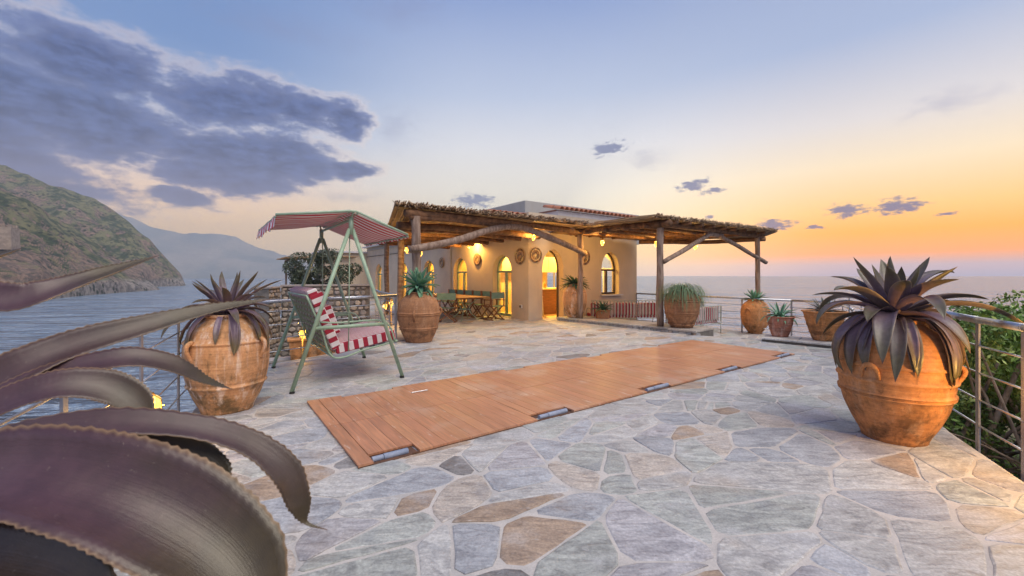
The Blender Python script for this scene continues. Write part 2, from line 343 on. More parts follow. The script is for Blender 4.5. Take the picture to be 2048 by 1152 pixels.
def sea_fn(N, co, bs):
    a = N.noise(N.mapping(co, scale=(.8, 1.6, 1), rot=(0, 0, .3)), .6, 6, .65, .4)
    b = N.noise(N.mapping(co, scale=(1, 2.2, 1), rot=(0, 0, -.2)), .11, 6, .65)
    c = N.noise(N.mapping(co, scale=(1, 2.6, 1)), .018, 6, .68)
    d = N.noise(N.mapping(co, scale=(1, 3, 1)), .003, 6, .65)
    col = N.mix(N.rng(b, .35, .65), (.15, .24, .36), (.26, .35, .47))
    return col, N.m('ADD', N.m('MULTIPLY', a, .9), N.m('ADD', N.m('MULTIPLY', b, 5.0), N.m('ADD', N.m('MULTIPLY', c, 30.0), N.m('MULTIPLY', d, 150.0))))
M['sea'] = pmat('sea_water', sea_fn, rough=.2, spec=.9, bstr=1.0, bdist=.8)

M['sea'].node_tree.nodes['Principled BSDF'].inputs['IOR'].default_value = 1.7
# ------------------------------------------------------------------ mesh helpers
class MB:
    def __init__(s): s.v = []; s.f = []; s.tint = None; s.uv = None
    def add(s, vs, fs, tint=None):
        o = len(s.v); s.v += [tuple(p) for p in vs]; s.f += [tuple(i+o for i in f) for f in fs]
        if tint is not None:
            if s.tint is None: s.tint = []
            s.tint += [tint]*len(vs)
        return s
    def box(s, c, size, ax=None, tint=None, taper=1.0):
        c = Vector(c); hx, hy, hz = [k/2 for k in size]
        ax = ax or (Vector((1, 0, 0)), Vector((0, 1, 0)), Vector((0, 0, 1)))
        vs = []
        for z in (-1, 1):
            k = taper if z > 0 else 1
            for x, y in ((-1, -1), (1, -1), (1, 1), (-1, 1)):
                vs.append(c+ax[0]*(x*hx*k)+ax[1]*(y*hy*k)+ax[2]*(z*hz))
        return s.add(vs, [(0, 3, 2, 1), (4, 5, 6, 7), (0, 1, 5, 4), (1, 2, 6, 5), (2, 3, 7, 6), (3, 0, 4, 7)], tint)
    def bar(s, a, b, w, h, up=(0, 0, 1), tint=None):
        a = Vector(a); b = Vector(b); d = (b-a); L = d.length; d.normalize()
        side = d.cross(Vector(up)); side = side.normalized() if side.length > 1e-5 else Vector((1, 0, 0)); n = side.cross(d)
        return s.box((a+b)/2, (L, w, h), (d, side, n), tint)
    def tube(s, pts, r, seg=8, caps=True, tint=None, jit=0.0):
        pts = [Vector(p) for p in pts]; n = len(pts)
        rs_ = r if isinstance(r, (list, tuple)) else [r]*n
        vs = []; ref = None
        for i, p in enumerate(pts):
            t = (pts[min(i+1, n-1)]-pts[max(i-1, 0)]).normalized()
            if ref is None: ref = t.orthogonal().normalized()
            ref = (ref-t*ref.dot(t)).normalized(); b2 = t.cross(ref)
            for k in range(seg):
                a = 2*math.pi*k/seg; rr = rs_[i]*(1+random.uniform(-jit, jit))
                vs.append(p+(ref*math.cos(a)+b2*math.sin(a))*rr)
        fs = [(i*seg+k, i*seg+(k+1) % seg, (i+1)*seg+(k+1) % seg, (i+1)*seg+k) for i in range(n-1) for k in range(seg)]
        if caps: fs += [tuple(range(seg-1, -1, -1)), tuple((n-1)*seg+k for k in range(seg))]
        return s.add(vs, fs, tint)
    def lathe(s, prof, seg=40, c=(0, 0, 0), caps=True):
        vs = [(c[0]+r*math.cos(2*math.pi*k/seg), c[1]+r*math.sin(2*math.pi*k/seg), c[2]+z) for r, z in prof for k in range(seg)]
        n = len(prof)
        fs = [(i*seg+k, i*seg+(k+1) % seg, (i+1)*seg+(k+1) % seg, (i+1)*seg+k) for i in range(n-1) for k in range(seg)]
        if caps: fs += [tuple(range(seg-1, -1, -1)), tuple((n-1)*seg+k for k in range(seg))]
        return s.add(vs, fs)
    def prism(s, poly, z0, z1, tint=None):
        n = len(poly)
        vs = [(p[0], p[1], z0) for p in poly]+[(p[0], p[1], z1) for p in poly]
        return s.add(vs, [tuple(range(n-1, -1, -1)), tuple(range(n, 2*n))]+[(i, (i+1) % n, n+(i+1) % n, n+i) for i in range(n)], tint)
    def mesh(s, name):
        me = bpy.data.meshes.new(name); me.from_pydata(s.v, [], s.f); me.update()
        if s.tint:
            at = me.color_attributes.new('tint', 'FLOAT_COLOR', 'POINT')
            at.data.foreach_set('color', np.array([(*t, 1) for t in s.tint], dtype=np.float32).ravel())
        if s.uv:
            ul = me.uv_layers.new(name='UVMap')
            idx = np.empty(len(me.loops), dtype=np.int32); me.loops.foreach_get('vertex_index', idx)
            ul.data.foreach_set('uv', np.array(s.uv, dtype=np.float32)[idx].ravel())
        return me
def obj(name, mb, mat, parent=None, smooth=False, loc=None, kind=None, label=None, bevel=0):
    me = mb.mesh(name) if isinstance(mb, MB) else mb
    if not me.materials: me.materials.append(M[mat] if isinstance(mat, str) else mat)
    if smooth: me.shade_smooth()
    o = bpy.data.objects.new(name, me); COL.objects.link(o)
    if parent: o.parent = parent
    if loc is not None: o.location = loc
    if kind: o['kind'] = kind
    if label: o['label'] = label
    if bevel:
        b = o.modifiers.new('bevel', 'BEVEL'); b.width = bevel; b.segments = 2; b.limit_method = 'ANGLE'
    return o
def tag(o, label, cat, group=None, kind=None):
    if label: o['label'] = label
    if cat: o['category'] = cat
    if group: o['group'] = group
    if kind: o['kind'] = kind
    return o
def thing(name, label, cat, loc=(0, 0, 0), rz=0, group=None):
    o = bpy.data.objects.new(name, None); COL.objects.link(o); o.location = loc; o.rotation_euler = (0, 0, rz)
    o.empty_display_size = .2
    return tag(o, label, cat, group)
def dup(root, loc, rz=0, label=None, group=None, scale=None):
    def cp(o, par):
        c = o.copy(); COL.objects.link(c); c.parent = par
        for ch in [k for k in o.children]: cp(ch, c)
        return c
    r = cp(root, None); r.location = loc; r.rotation_euler = (0, 0, rz)
    if label: r['label'] = label
    if group: r['group'] = group
    if scale: r.scale = scale
    return r
def crom(pts, n):
    pts = [Vector(p) for p in pts]; P_ = [pts[0]*2-pts[1]]+pts+[pts[-1]*2-pts[-2]]; out = []
    m = len(pts)-1
    for i in range(n):
        t = i/(n-1)*m; k = min(int(t), m-1); f = t-k; a, b, c, d = P_[k:k+4]
        out.append(.5*((2*b)+(c-a)*f+(2*a-5*b+4*c-d)*f*f+(3*b-a-3*c+d)*f**3))
    return out
def interp(xs, ys, x):
    return float(np.interp(x, xs, ys))
U = Vector((.811, .586, 0)).normalized(); V = Vector((-U.y, U.x, 0)); Z = Vector((0, 0, 1))
ANG_U = math.atan2(U.y, U.x)

# ------------------------------------------------------------------ crazy paving
def clip(poly, n, d):      # keep points with p.n <= d
    out = []
    for i in range(len(poly)):
        a = poly[i]; b = poly[(i+1) % len(poly)]
        da = a[0]*n[0]+a[1]*n[1]-d; db = b[0]*n[0]+b[1]*n[1]-d
        if da <= 0: out.append(a)
        if (da < 0 < db) or (db < 0 < da):
            t = da/(da-db); out.append((a[0]+(b[0]-a[0])*t, a[1]+(b[1]-a[1])*t))
    return out
def area(p): return .5*sum(p[i][0]*p[(i+1) % len(p)][1]-p[(i+1) % len(p)][0]*p[i][1] for i in range(len(p)))
def cent(p): return (sum(q[0] for q in p)/len(p), sum(q[1] for q in p)/len(p))
def inset(poly, w):
    out = poly; c = cent(poly)
    for i in range(len(poly)):
        a = poly[i]; b = poly[(i+1) % len(poly)]; ex, ey = b[0]-a[0], b[1]-a[1]; L = math.hypot(ex, ey)
        if L < 1e-4: continue
        n = (ey/L, -ex/L); d = a[0]*n[0]+a[1]*n[1]
        out = clip(out, n, d-w*random.uniform(.5, 1.5))
        if len(out) < 3: return []
    return out
def shape_stone(p, jit=.005):
    q = []
    n = len(p)
    for i in range(n):
        a = p[i-1]; b = p[i]; c = p[(i+1) % n]
        for s_, o_ in ((a, 0), (c, 1)):
            L = math.hypot(s_[0]-b[0], s_[1]-b[1]); k = min(.25, random.uniform(.02, .07)/max(L, 1e-4))
            q.append((b[0]+(s_[0]-b[0])*k, b[1]+(s_[1]-b[1])*k))
    r_ = []
    for i in range(len(q)):
        a = q[i]; b = q[(i+1) % len(q)]; L = math.hypot(b[0]-a[0], b[1]-a[1]); k = max(1, min(5, int(L/.09)))
        for j in range(k):
            t = j/k; r_.append((a[0]+(b[0]-a[0])*t+random.uniform(-jit, jit), a[1]+(b[1]-a[1])*t+random.uniform(-jit, jit)))
    return r_
def stone_tint():
    r = random.random()
    if r < .06: c = (.36, .27, .20)
    elif r < .09: c = (.22, .21, .205)
    elif r < .26: c = (.37, .385, .41)
    elif r < .46: c = (.39, .405, .38)
    elif r < .72: c = (.45, .445, .43)
    elif r < .86: c = (.41, .40, .415)
    else: c = (.45, .40, .35)
    k = random.uniform(.80, 1.02); return tuple(x*k for x in c)
def paving(region, density, aniso=1.6, split=.35, joint=.012, minarea=.004):
    xs = [p[0] for p in region]; ys = [p[1] for p in region]
    A = (max(xs)-min(xs)+1)*(max(ys)-min(ys)+1); n = int(A*density)
    rng_ = np.random.RandomState(11)
    pts = np.column_stack([rng_.uniform(min(xs)-.5, max(xs)+.5, n), rng_.uniform(min(ys)-.5, max(ys)+.5, n)])
    ca, sa = math.cos(.7), math.sin(.7)
    W = np.array([[ca, sa], [-sa*aniso, ca*aniso]])   # stretched metric
    q = pts@W.T; reg = [tuple(W@np.array(p)) for p in region]; iW = np.linalg.inv(W)
    out = []
    for i in range(n):
        d = ((q-q[i])**2).sum(1); nb = np.argsort(d)[1:46]
        b = 3.0
        poly = [(q[i][0]-b, q[i][1]-b), (q[i][0]+b, q[i][1]-b), (q[i][0]+b, q[i][1]+b), (q[i][0]-b, q[i][1]+b)]
        pl = []
        for j in nb:
            nx, ny = q[j]-q[i]; mid = (q[j]+q[i])/2; pl.append(((nx, ny), nx*mid[0]+ny*mid[1]))
            poly = clip(poly, *pl[-1])
            if len(poly) < 3: break
        if len(poly) < 3: continue
        sub = reg
        for n_, d_ in pl:
            sub = clip(sub, n_, d_)
            if len(sub) < 3: break
        if len(sub) < 3: continue
        p = [tuple(iW@np.array(k)) for k in sub]
        if area(p) < 0: p = p[::-1]
        ps = [p]
        if area(p) > .10 and random.random() < split:
            c = cent(p); a = random.uniform(0, math.pi); nn = (math.cos(a), math.sin(a)); dd = c[0]*nn[0]+c[1]*nn[1]+random.uniform(-.06, .06)
            ps = [clip(p, nn, dd), clip(p, (-nn[0], -nn[1]), -dd)]
        for k in ps:
            if len(k) < 3: continue
            k = inset(k, joint)
            if len(k) >= 3 and minarea < abs(area(k)) < .9: out.append(k)
    return out
def stone_mesh(mb, poly, z, org=(0, 0)):
    p = shape_stone(poly); c = cent(p); n = len(p); h = random.uniform(.002, .008); t = stone_tint()
    gx, gy = random.uniform(-.006, .006), random.uniform(-.006, .006)
    tz = lambda q: z+h+(q[0]-c[0])*gx+(q[1]-c[1])*gy
    inn = [(c[0]+(q[0]-c[0])*(1-.010/max(.05, math.hypot(q[0]-c[0], q[1]-c[1]))), c[1]+(q[1]-c[1])*(1-.010/max(.05, math.hypot(q[0]-c[0], q[1]-c[1])))) for q in p]
    vs = [(q[0]-org[0], q[1]-org[1], tz(q)) for q in inn]+[(q[0]-org[0], q[1]-org[1], tz(q)-.004) for q in p]+[(q[0]-org[0], q[1]-org[1], z-.01) for q in p]
    fs = [tuple(range(n))]+[(n+i, n+(i+1) % n, (i+1) % n, i) for i in range(n)]+[(2*n+i, 2*n+(i+1) % n, n+(i+1) % n, n+i) for i in range(n)]
    mb.add(vs, fs, t)
K = Vector((.52, 13.3, 0))            # corner where the long wall meets the kitchen wall
S0 = Vector((1.42, 13.33, 0)); S1 = Vector((4.35, 9.95, 0)); SD = (S1-S0).normalized(); SN = Vector((-SD.y, SD.x, 0))   # raised strip
TER = [(-.6, -1.2), (1.6, -1.2), (2.55, .9), (3.47, 2.86), (3.92, 3.78), (6.7, 8.4), (5.5, 9.35), (4.35, 9.95), (1.42, 13.33), tuple((K+U*1.45)[:2]), tuple(K[:2]),
       tuple((K+V*17)[:2]), (-12.2, 25.5), (-5.6, 15.2), (-2.5, 8.75), (-3.82, 6.75), (-4.05, 5.9), (-2.71, 3.15)]
terrace = obj('terrace', MB().prism(TER, -2.2, 0.0), 'mortar', kind='structure')
terrace['label'] = 'crazy paved terrace of grey blue stones'
stones = paving(TER, 7.2, joint=.009, split=.55)
stones = [s for s in stones if True]
def vis(p):
    c = cent(p)
    if c[1] < .8: return -1
    a = abs(c[0]/c[1])
    return -1 if a > 1.3 else abs(area(p))/c[1]**3
stones.sort(key=vis, reverse=True)
for p in stones[:300]:
    c = cent(p); mb = MB(); stone_mesh(mb, p, 0.0, c); obj('flagstone', mb, 'stone', terrace, loc=(c[0], c[1], 0))
mb = MB()
for p in stones[300:]: stone_mesh(mb, p, 0.0)
obj('paving', mb, 'stone', terrace, kind='stuff')

# lower terrace beyond the strip, and raised strip
LZ = -.30
R0 = Vector((4.8, 16.4, 0)); RD = Vector((.515, -.857, 0)).normalized()
LOW = [tuple((S0+SN*.3)[:2]), tuple((S1)[:2]), (5.5, 9.32), (6.7, 8.37), (8.6, 10.6), tuple((R0+RD*.1+Vector((.25, .1, 0)))[:2]), tuple((K+U*5.3)[:2]), tuple((K+U*1.2)[:2])]
lower = obj('lower_terrace', MB().prism(LOW, -2.2, LZ), 'mortar', kind='structure')
mb = MB()
for p in paving(LOW, 3.5): stone_mesh(mb, p, LZ)
obj('paving', mb, 'stone', lower, kind='stuff')
strip = obj('raised_kerb', MB().prism([tuple(q[:2]) for q in (S0, S1-SD*.02, S1-SD*.02+SN*.95, S0+SN*.95)], -.3, .055), 'wallmortar', kind='structure')
L = (S1-S0).length
t = 0
while t < L-.1:
    w_ = min(random.uniform(.45, .95), L-t)
    q = [S0+SD*(t+.006)-SN*.035, S0+SD*(t+w_-.006)-SN*.035, S0+SD*(t+w_-.006)+SN*.98, S0+SD*(t+.006)+SN*.98]
    mb = MB(); mb.prism([tuple(k[:2]) for k in q], .057, .105+random.uniform(-.004, .004), stone_tint()); obj('coping_stone', mb, 'stone', strip, bevel=.006)
    t += w_
t = 0
while t < L:
    w_ = random.uniform(.1, .28); c = S0+SD*(t+w_/2)-SN*.004
    mb = MB().box(c+Z*.026, (w_-.015, .03, .045), (SD, SN, Z), stone_tint()); obj('face_stone', mb, 'stone', strip, bevel=.006); t += w_
# slab under the two pots on the right
SL = [G(1524, 683), G(1665, 697.5), Vector((6.75, 8.7, 0)), Vector((5.75, 9.55, 0))]
slab = obj('pot_slab', MB().prism([(p.x, p.y) for p in SL], .0, .05), 'wallmortar', kind='structure')
for a_, b_ in ((0, .52), (.53, 1.0)):
    f0, f1 = SL[0].lerp(SL[1], a_), SL[0].lerp(SL[1], b_); g0, g1 = SL[3].lerp(SL[2], a_), SL[3].lerp(SL[2], b_)
    ff = (f0-g0).normalized()*.04
    obj('coping_stone', MB().prism([(p.x, p.y) for p in (f0+ff, f1+ff, g1, g0)], .053, .09, (.5, .49, .47)), 'stone', slab, bevel=.008)

# ------------------------------------------------------------------ wooden deck cover
DA = Vector((-1.115, 3.05, 0)); DL = 7.55; DW = 1.95
deck = thing('wooden_deck_cover', 'long orange brown plank cover lying flush in the grey stone paving', 'deck cover', DA+Vector((0, 0, 0)))
def dl(t, s, z): return U*t+V*s+Z*z
obj('base_frame', MB().box(dl(DL/2, DW/2+.04, .007), (DL-.02, DW-.24, .010), (U, V, Z)), 'dark_wood', deck)
notches = [(.1, .42), (1.72, 2.12), (3.4, 3.87), (5.14, 5.6), (6.95, 7.45)]
far_n = [(.35, .9), (2.6, 3.0), (4.3, 4.7), (6.0, 6.4)]
def in_n(t, ns): return any(a < t < b for a, b in ns)
pw_ = .118; n_ = int(DL/pw_); pw_ = DL/n_
for row in (0, 1):
    for i in range(n_):
        tc_ = (i+.5)*pw_; s0 = 0.0 if row == 0 else DW/2+.004; s1 = DW/2-.004 if row == 0 else DW
        if row == 0 and in_n(tc_, notches): s0 = .15
        if row == 1 and in_n(tc_, far_n): s1 -= .07
        gap = .0018 if (i % 14) else .009
        k = random.uniform(.92, 1.06); tint = (.46*k, .215*k*random.uniform(.97, 1.03), .115*k)
        z = .030+random.uniform(-.0006, .0006)
        obj('plank', MB().box(dl(tc_, (s0+s1)/2, z-.009), (pw_-gap, s1-s0, .018), (U, V, Z), tint), 'plank', deck, bevel=.0012)
for a, b in notches:
    tube_a = dl(a+.02, .055, .022); tube_b = dl(b-.02, .055, .022)
    mb = MB(); m_ = tube_a.lerp(tube_b, .3)
    mb.tube([tube_a, m_], .021, 14); mb.tube([m_+U*.004, tube_b], .024, 14)
    obj('hinge_pipe', mb, 'pipe', deck, smooth=False)
    obj('notch_floor', MB().box(dl((a+b)/2, .076, .0045), (b-a+.1, .15, .006), (U, V, Z)), 'dark_wood', deck)
obj('edge_board', MB().box(dl(DL/2, .16, .0125), (DL-.02, .012, .020), (U, V, Z)), 'dark_wood', deck)
for (a, b) in [(0.0, .1), (.42, 1.72), (2.12, 3.4), (3.87, 5.14), (5.6, 6.95), (7.45, DL)]:
    obj('edge_board', MB().box(dl((a+b)/2, .006, .0105), (b-a-.004, .010, .019), (U, V, Z)), 'dark_wood', deck)
obj('handle', MB().tube([dl(1.05, 1.55, .034), dl(1.05, 1.55, .04), dl(1.25, 1.55, .04), dl(1.25, 1.55, .034)], .006, 6), 'steel', deck)

# ------------------------------------------------------------------ jars and pots
def ring(r, z, a=.014, h=.011): return [(r, z-h*1.6), (r+a, z-h*.7), (r+a*1.15, z), (r+a, z+h*.7), (r, z+h*1.6)]
def jar_profile(r, h, rb=.56, rt=.42, rings=(), lip=.018):
    prof = []; ys = np.linspace(0, 1, 34)
    pr = lambda t: float(np.interp(t, [0, .03, .15, .3, .45, .6, .72, .82, .9, .96, 1.0], [rb, rb*1.02, .74+(rb-.56)*.6, .90, .98, 1.0, .985, .91, .79, .62, rt]))
    sm = lambda t: (pr(max(0, t-.03))+pr(t)+pr(min(1, t+.03)))/3
    zs = sorted(set([float(y) for y in ys]))
    for t in zs:
        if any(abs(t-g) < .022 for g in rings): continue
        prof.append((r*sm(t), h*t))
    for g in rings: prof += [(rr, zz) for rr, zz in ring(r*sm(g), h*g)]
    prof.sort(key=lambda k: k[1])
    rt_ = r*sm(1.0)
    prof += [(rt_+lip, h+.004), (rt_+lip, h+.03), (rt_-.012, h+.034), (rt_-.02, h-.02), (rt_-.02, h-.06)]
    return prof, sm
def jar(name, label, loc, r, h, mat, rings, handles=(), rb=.56, rt=.42, cat='jar', hsize=1.0, seg=56, group='terracotta jars'):
    t = thing(name, label, cat, loc, 0, group)
    prof, sm = jar_profile(r, h, rb, rt, rings)
    mb = MB().lathe(prof, seg, caps=False); mb.f.append(tuple(range(seg-1, -1, -1)))
    # slightly hand-thrown
    mb.v = [(x*(1+.012*mnoise.noise(Vector((x*3, y*3, z*2+loc[0])))), y*(1+.012*mnoise.noise(Vector((x*3, y*3, z*2+5)))), z) for x, y, z in mb.v]
    obj('body', mb, mat, t, smooth=True)
    obj('soil', MB().lathe([(.001, h-.05), (r*sm(1)-.016, h-.05)], 24, caps=False), 'soil', t)
    for az_, zz, kind in handles:
        a = R(az_); rr = r*sm(zz); o_ = Vector((math.cos(a), math.sin(a), 0)); sd_ = Vector((-o_.y, o_.x, 0)); s = hsize
        if kind == 'arch':
            pts = [o_*(rr-.01)+sd_*(-.075*s)+Z*(h*zz-.10*s), o_*(rr+.006)+sd_*(-.07*s)+Z*(h*zz-.02*s), o_*(rr+.018)+sd_*(-.04*s)+Z*(h*zz+.035*s), o_*(rr+.02)+Z*(h*zz+.05*s),
                   o_*(rr+.018)+sd_*(.04*s)+Z*(h*zz+.035*s), o_*(rr+.006)+sd_*(.07*s)+Z*(h*zz-.02*s), o_*(rr-.01)+sd_*(.075*s)+Z*(h*zz-.10*s)]
            rad = [.012*s, .018*s, .024*s, .026*s, .024*s, .018*s, .012*s]
        else:
            pts = [o_*(rr-.01)+Z*(h*zz+.10*s), o_*(rr+.04*s)+Z*(h*zz+.07*s), o_*(rr+.05*s)+Z*(h*zz+.02*s), o_*(rr+.02*s)+Z*(h*zz-.05*s), o_*(rr-.01)+Z*(h*zz-.10*s)]
            rad = [.022*s, .022*s, .02*s, .018*s, .02*s]
        P_ = crom(pts, 15); Rr = [interp(np.linspace(0, 1, len(rad)), rad, k/14) for k in range(15)]
        obj('handle', MB().tube(P_, Rr, 10), mat, t, smooth=True)
    return t
JR = Vector((3.31, 3.66, 0)); JL = Vector((-2.99, 4.44, 0)); JM = Vector((-1.99, 9.02, 0)); JK = S0+SD*.42+SN*.36
J3 = Vector((4.31, 10.72, .107)); J4 = Vector((7.2, 12.5, LZ))
def face(loc, off=0): return math.degrees(math.atan2(-loc[1], -loc[0]))+off   # azimuth that looks back at the camera
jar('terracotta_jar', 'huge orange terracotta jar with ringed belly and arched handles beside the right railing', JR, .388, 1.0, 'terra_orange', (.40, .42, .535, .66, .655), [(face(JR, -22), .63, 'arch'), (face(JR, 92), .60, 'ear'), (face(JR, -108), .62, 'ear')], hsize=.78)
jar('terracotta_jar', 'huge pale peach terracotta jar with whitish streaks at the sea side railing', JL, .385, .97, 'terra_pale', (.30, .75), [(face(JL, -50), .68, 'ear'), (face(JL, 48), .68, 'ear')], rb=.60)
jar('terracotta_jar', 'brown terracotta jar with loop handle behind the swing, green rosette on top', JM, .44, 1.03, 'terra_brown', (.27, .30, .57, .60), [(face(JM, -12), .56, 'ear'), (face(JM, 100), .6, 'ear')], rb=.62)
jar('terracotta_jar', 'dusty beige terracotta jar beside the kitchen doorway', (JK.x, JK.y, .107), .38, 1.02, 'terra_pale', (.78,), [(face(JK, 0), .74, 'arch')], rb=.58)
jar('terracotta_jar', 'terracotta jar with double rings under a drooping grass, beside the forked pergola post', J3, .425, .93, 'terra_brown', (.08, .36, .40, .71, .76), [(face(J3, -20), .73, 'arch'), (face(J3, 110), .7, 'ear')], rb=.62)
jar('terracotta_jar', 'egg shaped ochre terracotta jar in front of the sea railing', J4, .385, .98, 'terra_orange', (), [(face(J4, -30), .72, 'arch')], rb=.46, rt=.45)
def pot(label, loc, r, h, mat, rings, rb=.55):
    t = thing('flower_pot', label, 'flower pot', loc)
    prof = [(r*rb, 0)]
    for k in range(1, 24):
        tt = k/24; rr = r*(rb+(1-rb)*tt**.8)
        prof.append((rr, h*tt))
    for g in rings: prof += ring(r*(rb+(1-rb)*g**.8), h*g, .008, .010)
    prof.sort(key=lambda k: k[1])
    prof += [(r*1.04, h*.955), (r*1.06, h*.975), (r*1.05, h), (r*.95, h), (r*.93, h-.04)]
    mb = MB().lathe(prof, 48, caps=False); mb.f.append(tuple(range(47, -1, -1))); obj('body', mb, mat, t, smooth=True)
    obj('soil', MB().lathe([(.001, h-.035), (r*.935, h-.035)], 24, caps=False), 'soil', t)
    return t
P5 = Vector((5.82, 9.16, .092)); P6 = Vector((6.36, 8.60, .092))
pot('small red terracotta pot on the slab with a green aloe', P5, .27, .44, 'terra_red', (.35, .62))
pot('wide ochre terracotta pot with stepped rings, half hidden by the big jar', P6, .37, .60, 'terra_orange', (.28, .55, .78), .5)

# ------------------------------------------------------------------ leaf makers
def leaf_mb(path, widths, chan=.25, thick=.006, n=None, teeth=0, roll=0.0, up=Z, across=7, uv0=0.0):
    mb = MB(); mb.uv = []; n = n or len(path); m = len(path)
    side_prev = None; rows = []
    for i in range(m):
        t = (path[min(i+1, m-1)]-path[max(i-1, 0)]).normalized()
        s = t.cross(up)
        if s.length < .15 and side_prev is not None: s = side_prev
        s = s.normalized()
        if side_prev is not None:
            s = (s+side_prev*2).normalized(); s = (s-t*s.dot(t)).normalized()
        side_prev = s; nrm = s.cross(t).normalized()
        if roll:
            rm = Matrix.Rotation(roll*(i/(m-1)) if isinstance(roll, float) else 0, 3, t); s2 = rm@s; n2 = rm@nrm
        else: s2, n2 = s, nrm
        wd = widths[i]
        if teeth: wd = wd+teeth*random.uniform(.3, 1.5)*(1 if i % 2 else -.6)*(1 if widths[i] > .006 else 0)
        rows.append((path[i], s2, n2, wd))
    ks = [k/(across-1)*2-1 for k in range(across)]
    for lay in (1, -1):
        for i, (p, s, nn, wd) in enumerate(rows):
            for k in ks:
                off = chan*wd*(k*k)*.5; th = thick*(1-k*k*.85)*min(1, wd/.03)*lay*.5
                mb.v.append(tuple(p+s*(k*wd/2)+nn*(off+th))); mb.uv.append((i/(m-1), k*.5+.5))
    A = across; o2 = m*A
    for i in range(m-1):
        for k in range(A-1):
            a = i*A+k; mb.f.append((a, a+1, a+A+1, a+A)); mb.f.append((o2+a, o2+a+A, o2+a+A+1, o2+a+1))
        for k in (0, A-1):
            a = i*A+k; b = o2+a; mb.f.append((a, a+A, b+A, b) if k == 0 else (a, b, b+A, a+A))
    return mb
def grow(az_, L, e0, bend, power=1.5, n=16, start=.03, sway=0.0, tipup=0.0):
    p = Vector((math.cos(az_)*start, math.sin(az_)*start, 0)); out = [p.copy()]
    for i in range(1, n):
        t = i/(n-1); e = e0-bend*t**power+tipup*max(0, t-.7)/.3; a = az_+sway*t*t
        p = p+Vector((math.cos(a)*math.cos(e), math.sin(a)*math.cos(e), math.sin(e)))*(L/(n-1)); out.append(p.copy())
    return out
def wprof(n, w, base=.7, peak=.45, tip=2.3):
    o = []
    for i in range(n):
        t = i/(n-1)
        k = base+(1-base)*math.sin(min(t/peak, 1)*math.pi/2) if t < peak else (1-((t-peak)/(1-peak))**tip)
        o.append(max(w*k, .0015))
    return o
def avoid(path, prof_fn, zc, gap=.015):
    # keep drooping leaves outside the jar they grow from
    out = []
    for p in path:
        rr = prof_fn(p.z+zc)
        d = math.hypot(p.x, p.y)
        if rr and d < rr+gap and d > .05 and p.z < 0:
            k = (rr+gap)/d; p = Vector((p.x*k, p.y*k, p.z))
        out.append(p)
    return out
def rosette(name, label, loc, jr, jh, specs, mat, cat='agave', group=None, chan=.5, thick=.008, teeth=0.0, n=18, across=7):
    t = thing(name, label, cat, loc, 0, group)
    def prof_fn(z):
        f = z/jh
        if f < .0 or f > 1: return 0
        return jr*float(np.interp(f, [0, .3, .6, .72, .82, .9, .96, 1.0], [.56, .9, 1, .985, .91, .79, .64, .47]))
    for az_, L, wd, e0, bend, pw2, sway in specs:
        path = grow(az_, L, e0, bend, pw2, n, sway=sway, tipup=random.uniform(0, .5))
        if jh: path = avoid(path, prof_fn, jh-.02)
        obj('leaf', leaf_mb(path, wprof(n, wd), chan, thick, teeth=teeth, across=across), mat, t, smooth=True)
    return t
def agave_specs(rows, seed):
    rr = random.Random(seed); out = []
    for cnt, L, wd, e0, bend, pw2 in rows:
        a0 = rr.uniform(0, 6.28)
        for i in range(cnt):
            out.append((a0+i*2*math.pi/cnt+rr.uniform(-.18, .18), L*rr.uniform(.78, 1.14), wd*rr.uniform(.82, 1.14), e0+rr.uniform(-.18, .18), bend*rr.uniform(.7, 1.25), pw2, rr.uniform(-.4, .4)))
    return out
rosette('agave_plant', 'large purple brown agave with arching leaves in the huge orange jar', JR+Z*1.04, .388, 1.05,
        agave_specs([(4, .50, .10, 1.42, .10, 1.2), (6, .62, .13, 1.08, .45, 2.2), (8, .72, .135, .85, 1.25, 2.0), (7, .76, .135, .58, 1.6, 1.7), (7, .76, .13, .32, 2.0, 1.2), (8, .66, .125, .12, 1.9, .9), (8, .55, .11, -.05, 1.8, .7), (8, .42, .085, -.2, 1.6, .6)], 6), 'agave')
rosette('agave_plant', 'dark purple agave in the pale peach jar by the sea', JL+Z*1.0, .385, 1.0,
        agave_specs([(4, .46, .065, 1.4, .15, 1.2), (9, .54, .075, 1.0, .6, 1.8), (8, .56, .075, .72, 1.3, 1.7), (8, .62, .08, .45, 1.8, 1.4), (7, .56, .08, .2, 2.1, 1.0), (8, .46, .075, 0, 1.7, .8), (8, .38, .06, -.2, 1.4, .6)], 9), 'agave')
rosette('agave_plant', 'dense blue green foxtail agave rosette on the brown jar', JM+Z*1.16, 0, 0,
        agave_specs([(8, .40, .085, 1.4, .2, 1.5), (12, .44, .095, 1.05, .35, 1.5), (14, .44, .095, .7, .5, 1.5), (14, .42, .09, .3, .8, 1.2), (14, .38, .09, -.1, .9, 1), (12, .32, .08, -.5, .7, 1)], 3), 'agave_g', chan=.6, n=10)
for i_ in range(1): pass
rosette('agave_plant', 'dark green bushy succulent on the dusty jar by the kitchen doorway', (JK.x, JK.y, 1.12), 0, 0,
        agave_specs([(16, .42, .07, 1.0, .6, 1.3), (20, .48, .07, .65, .9, 1.3), (22, .48, .07, .3, 1.0, 1.2), (18, .38, .06, 0, 1.1, 1)], 13), 'agave_d', n=9)
rosette('agave_plant', 'green spiky rosette on the egg shaped jar before the sea', J4+Z*.98, 0, 0,
        agave_specs([(8, .34, .07, 1.3, .2, 1.3), (12, .38, .07, .85, .4, 1.3), (12, .38, .07, .4, .7, 1.2), (10, .3, .06, 0, .8, 1)], 23), 'agave_g', n=8)
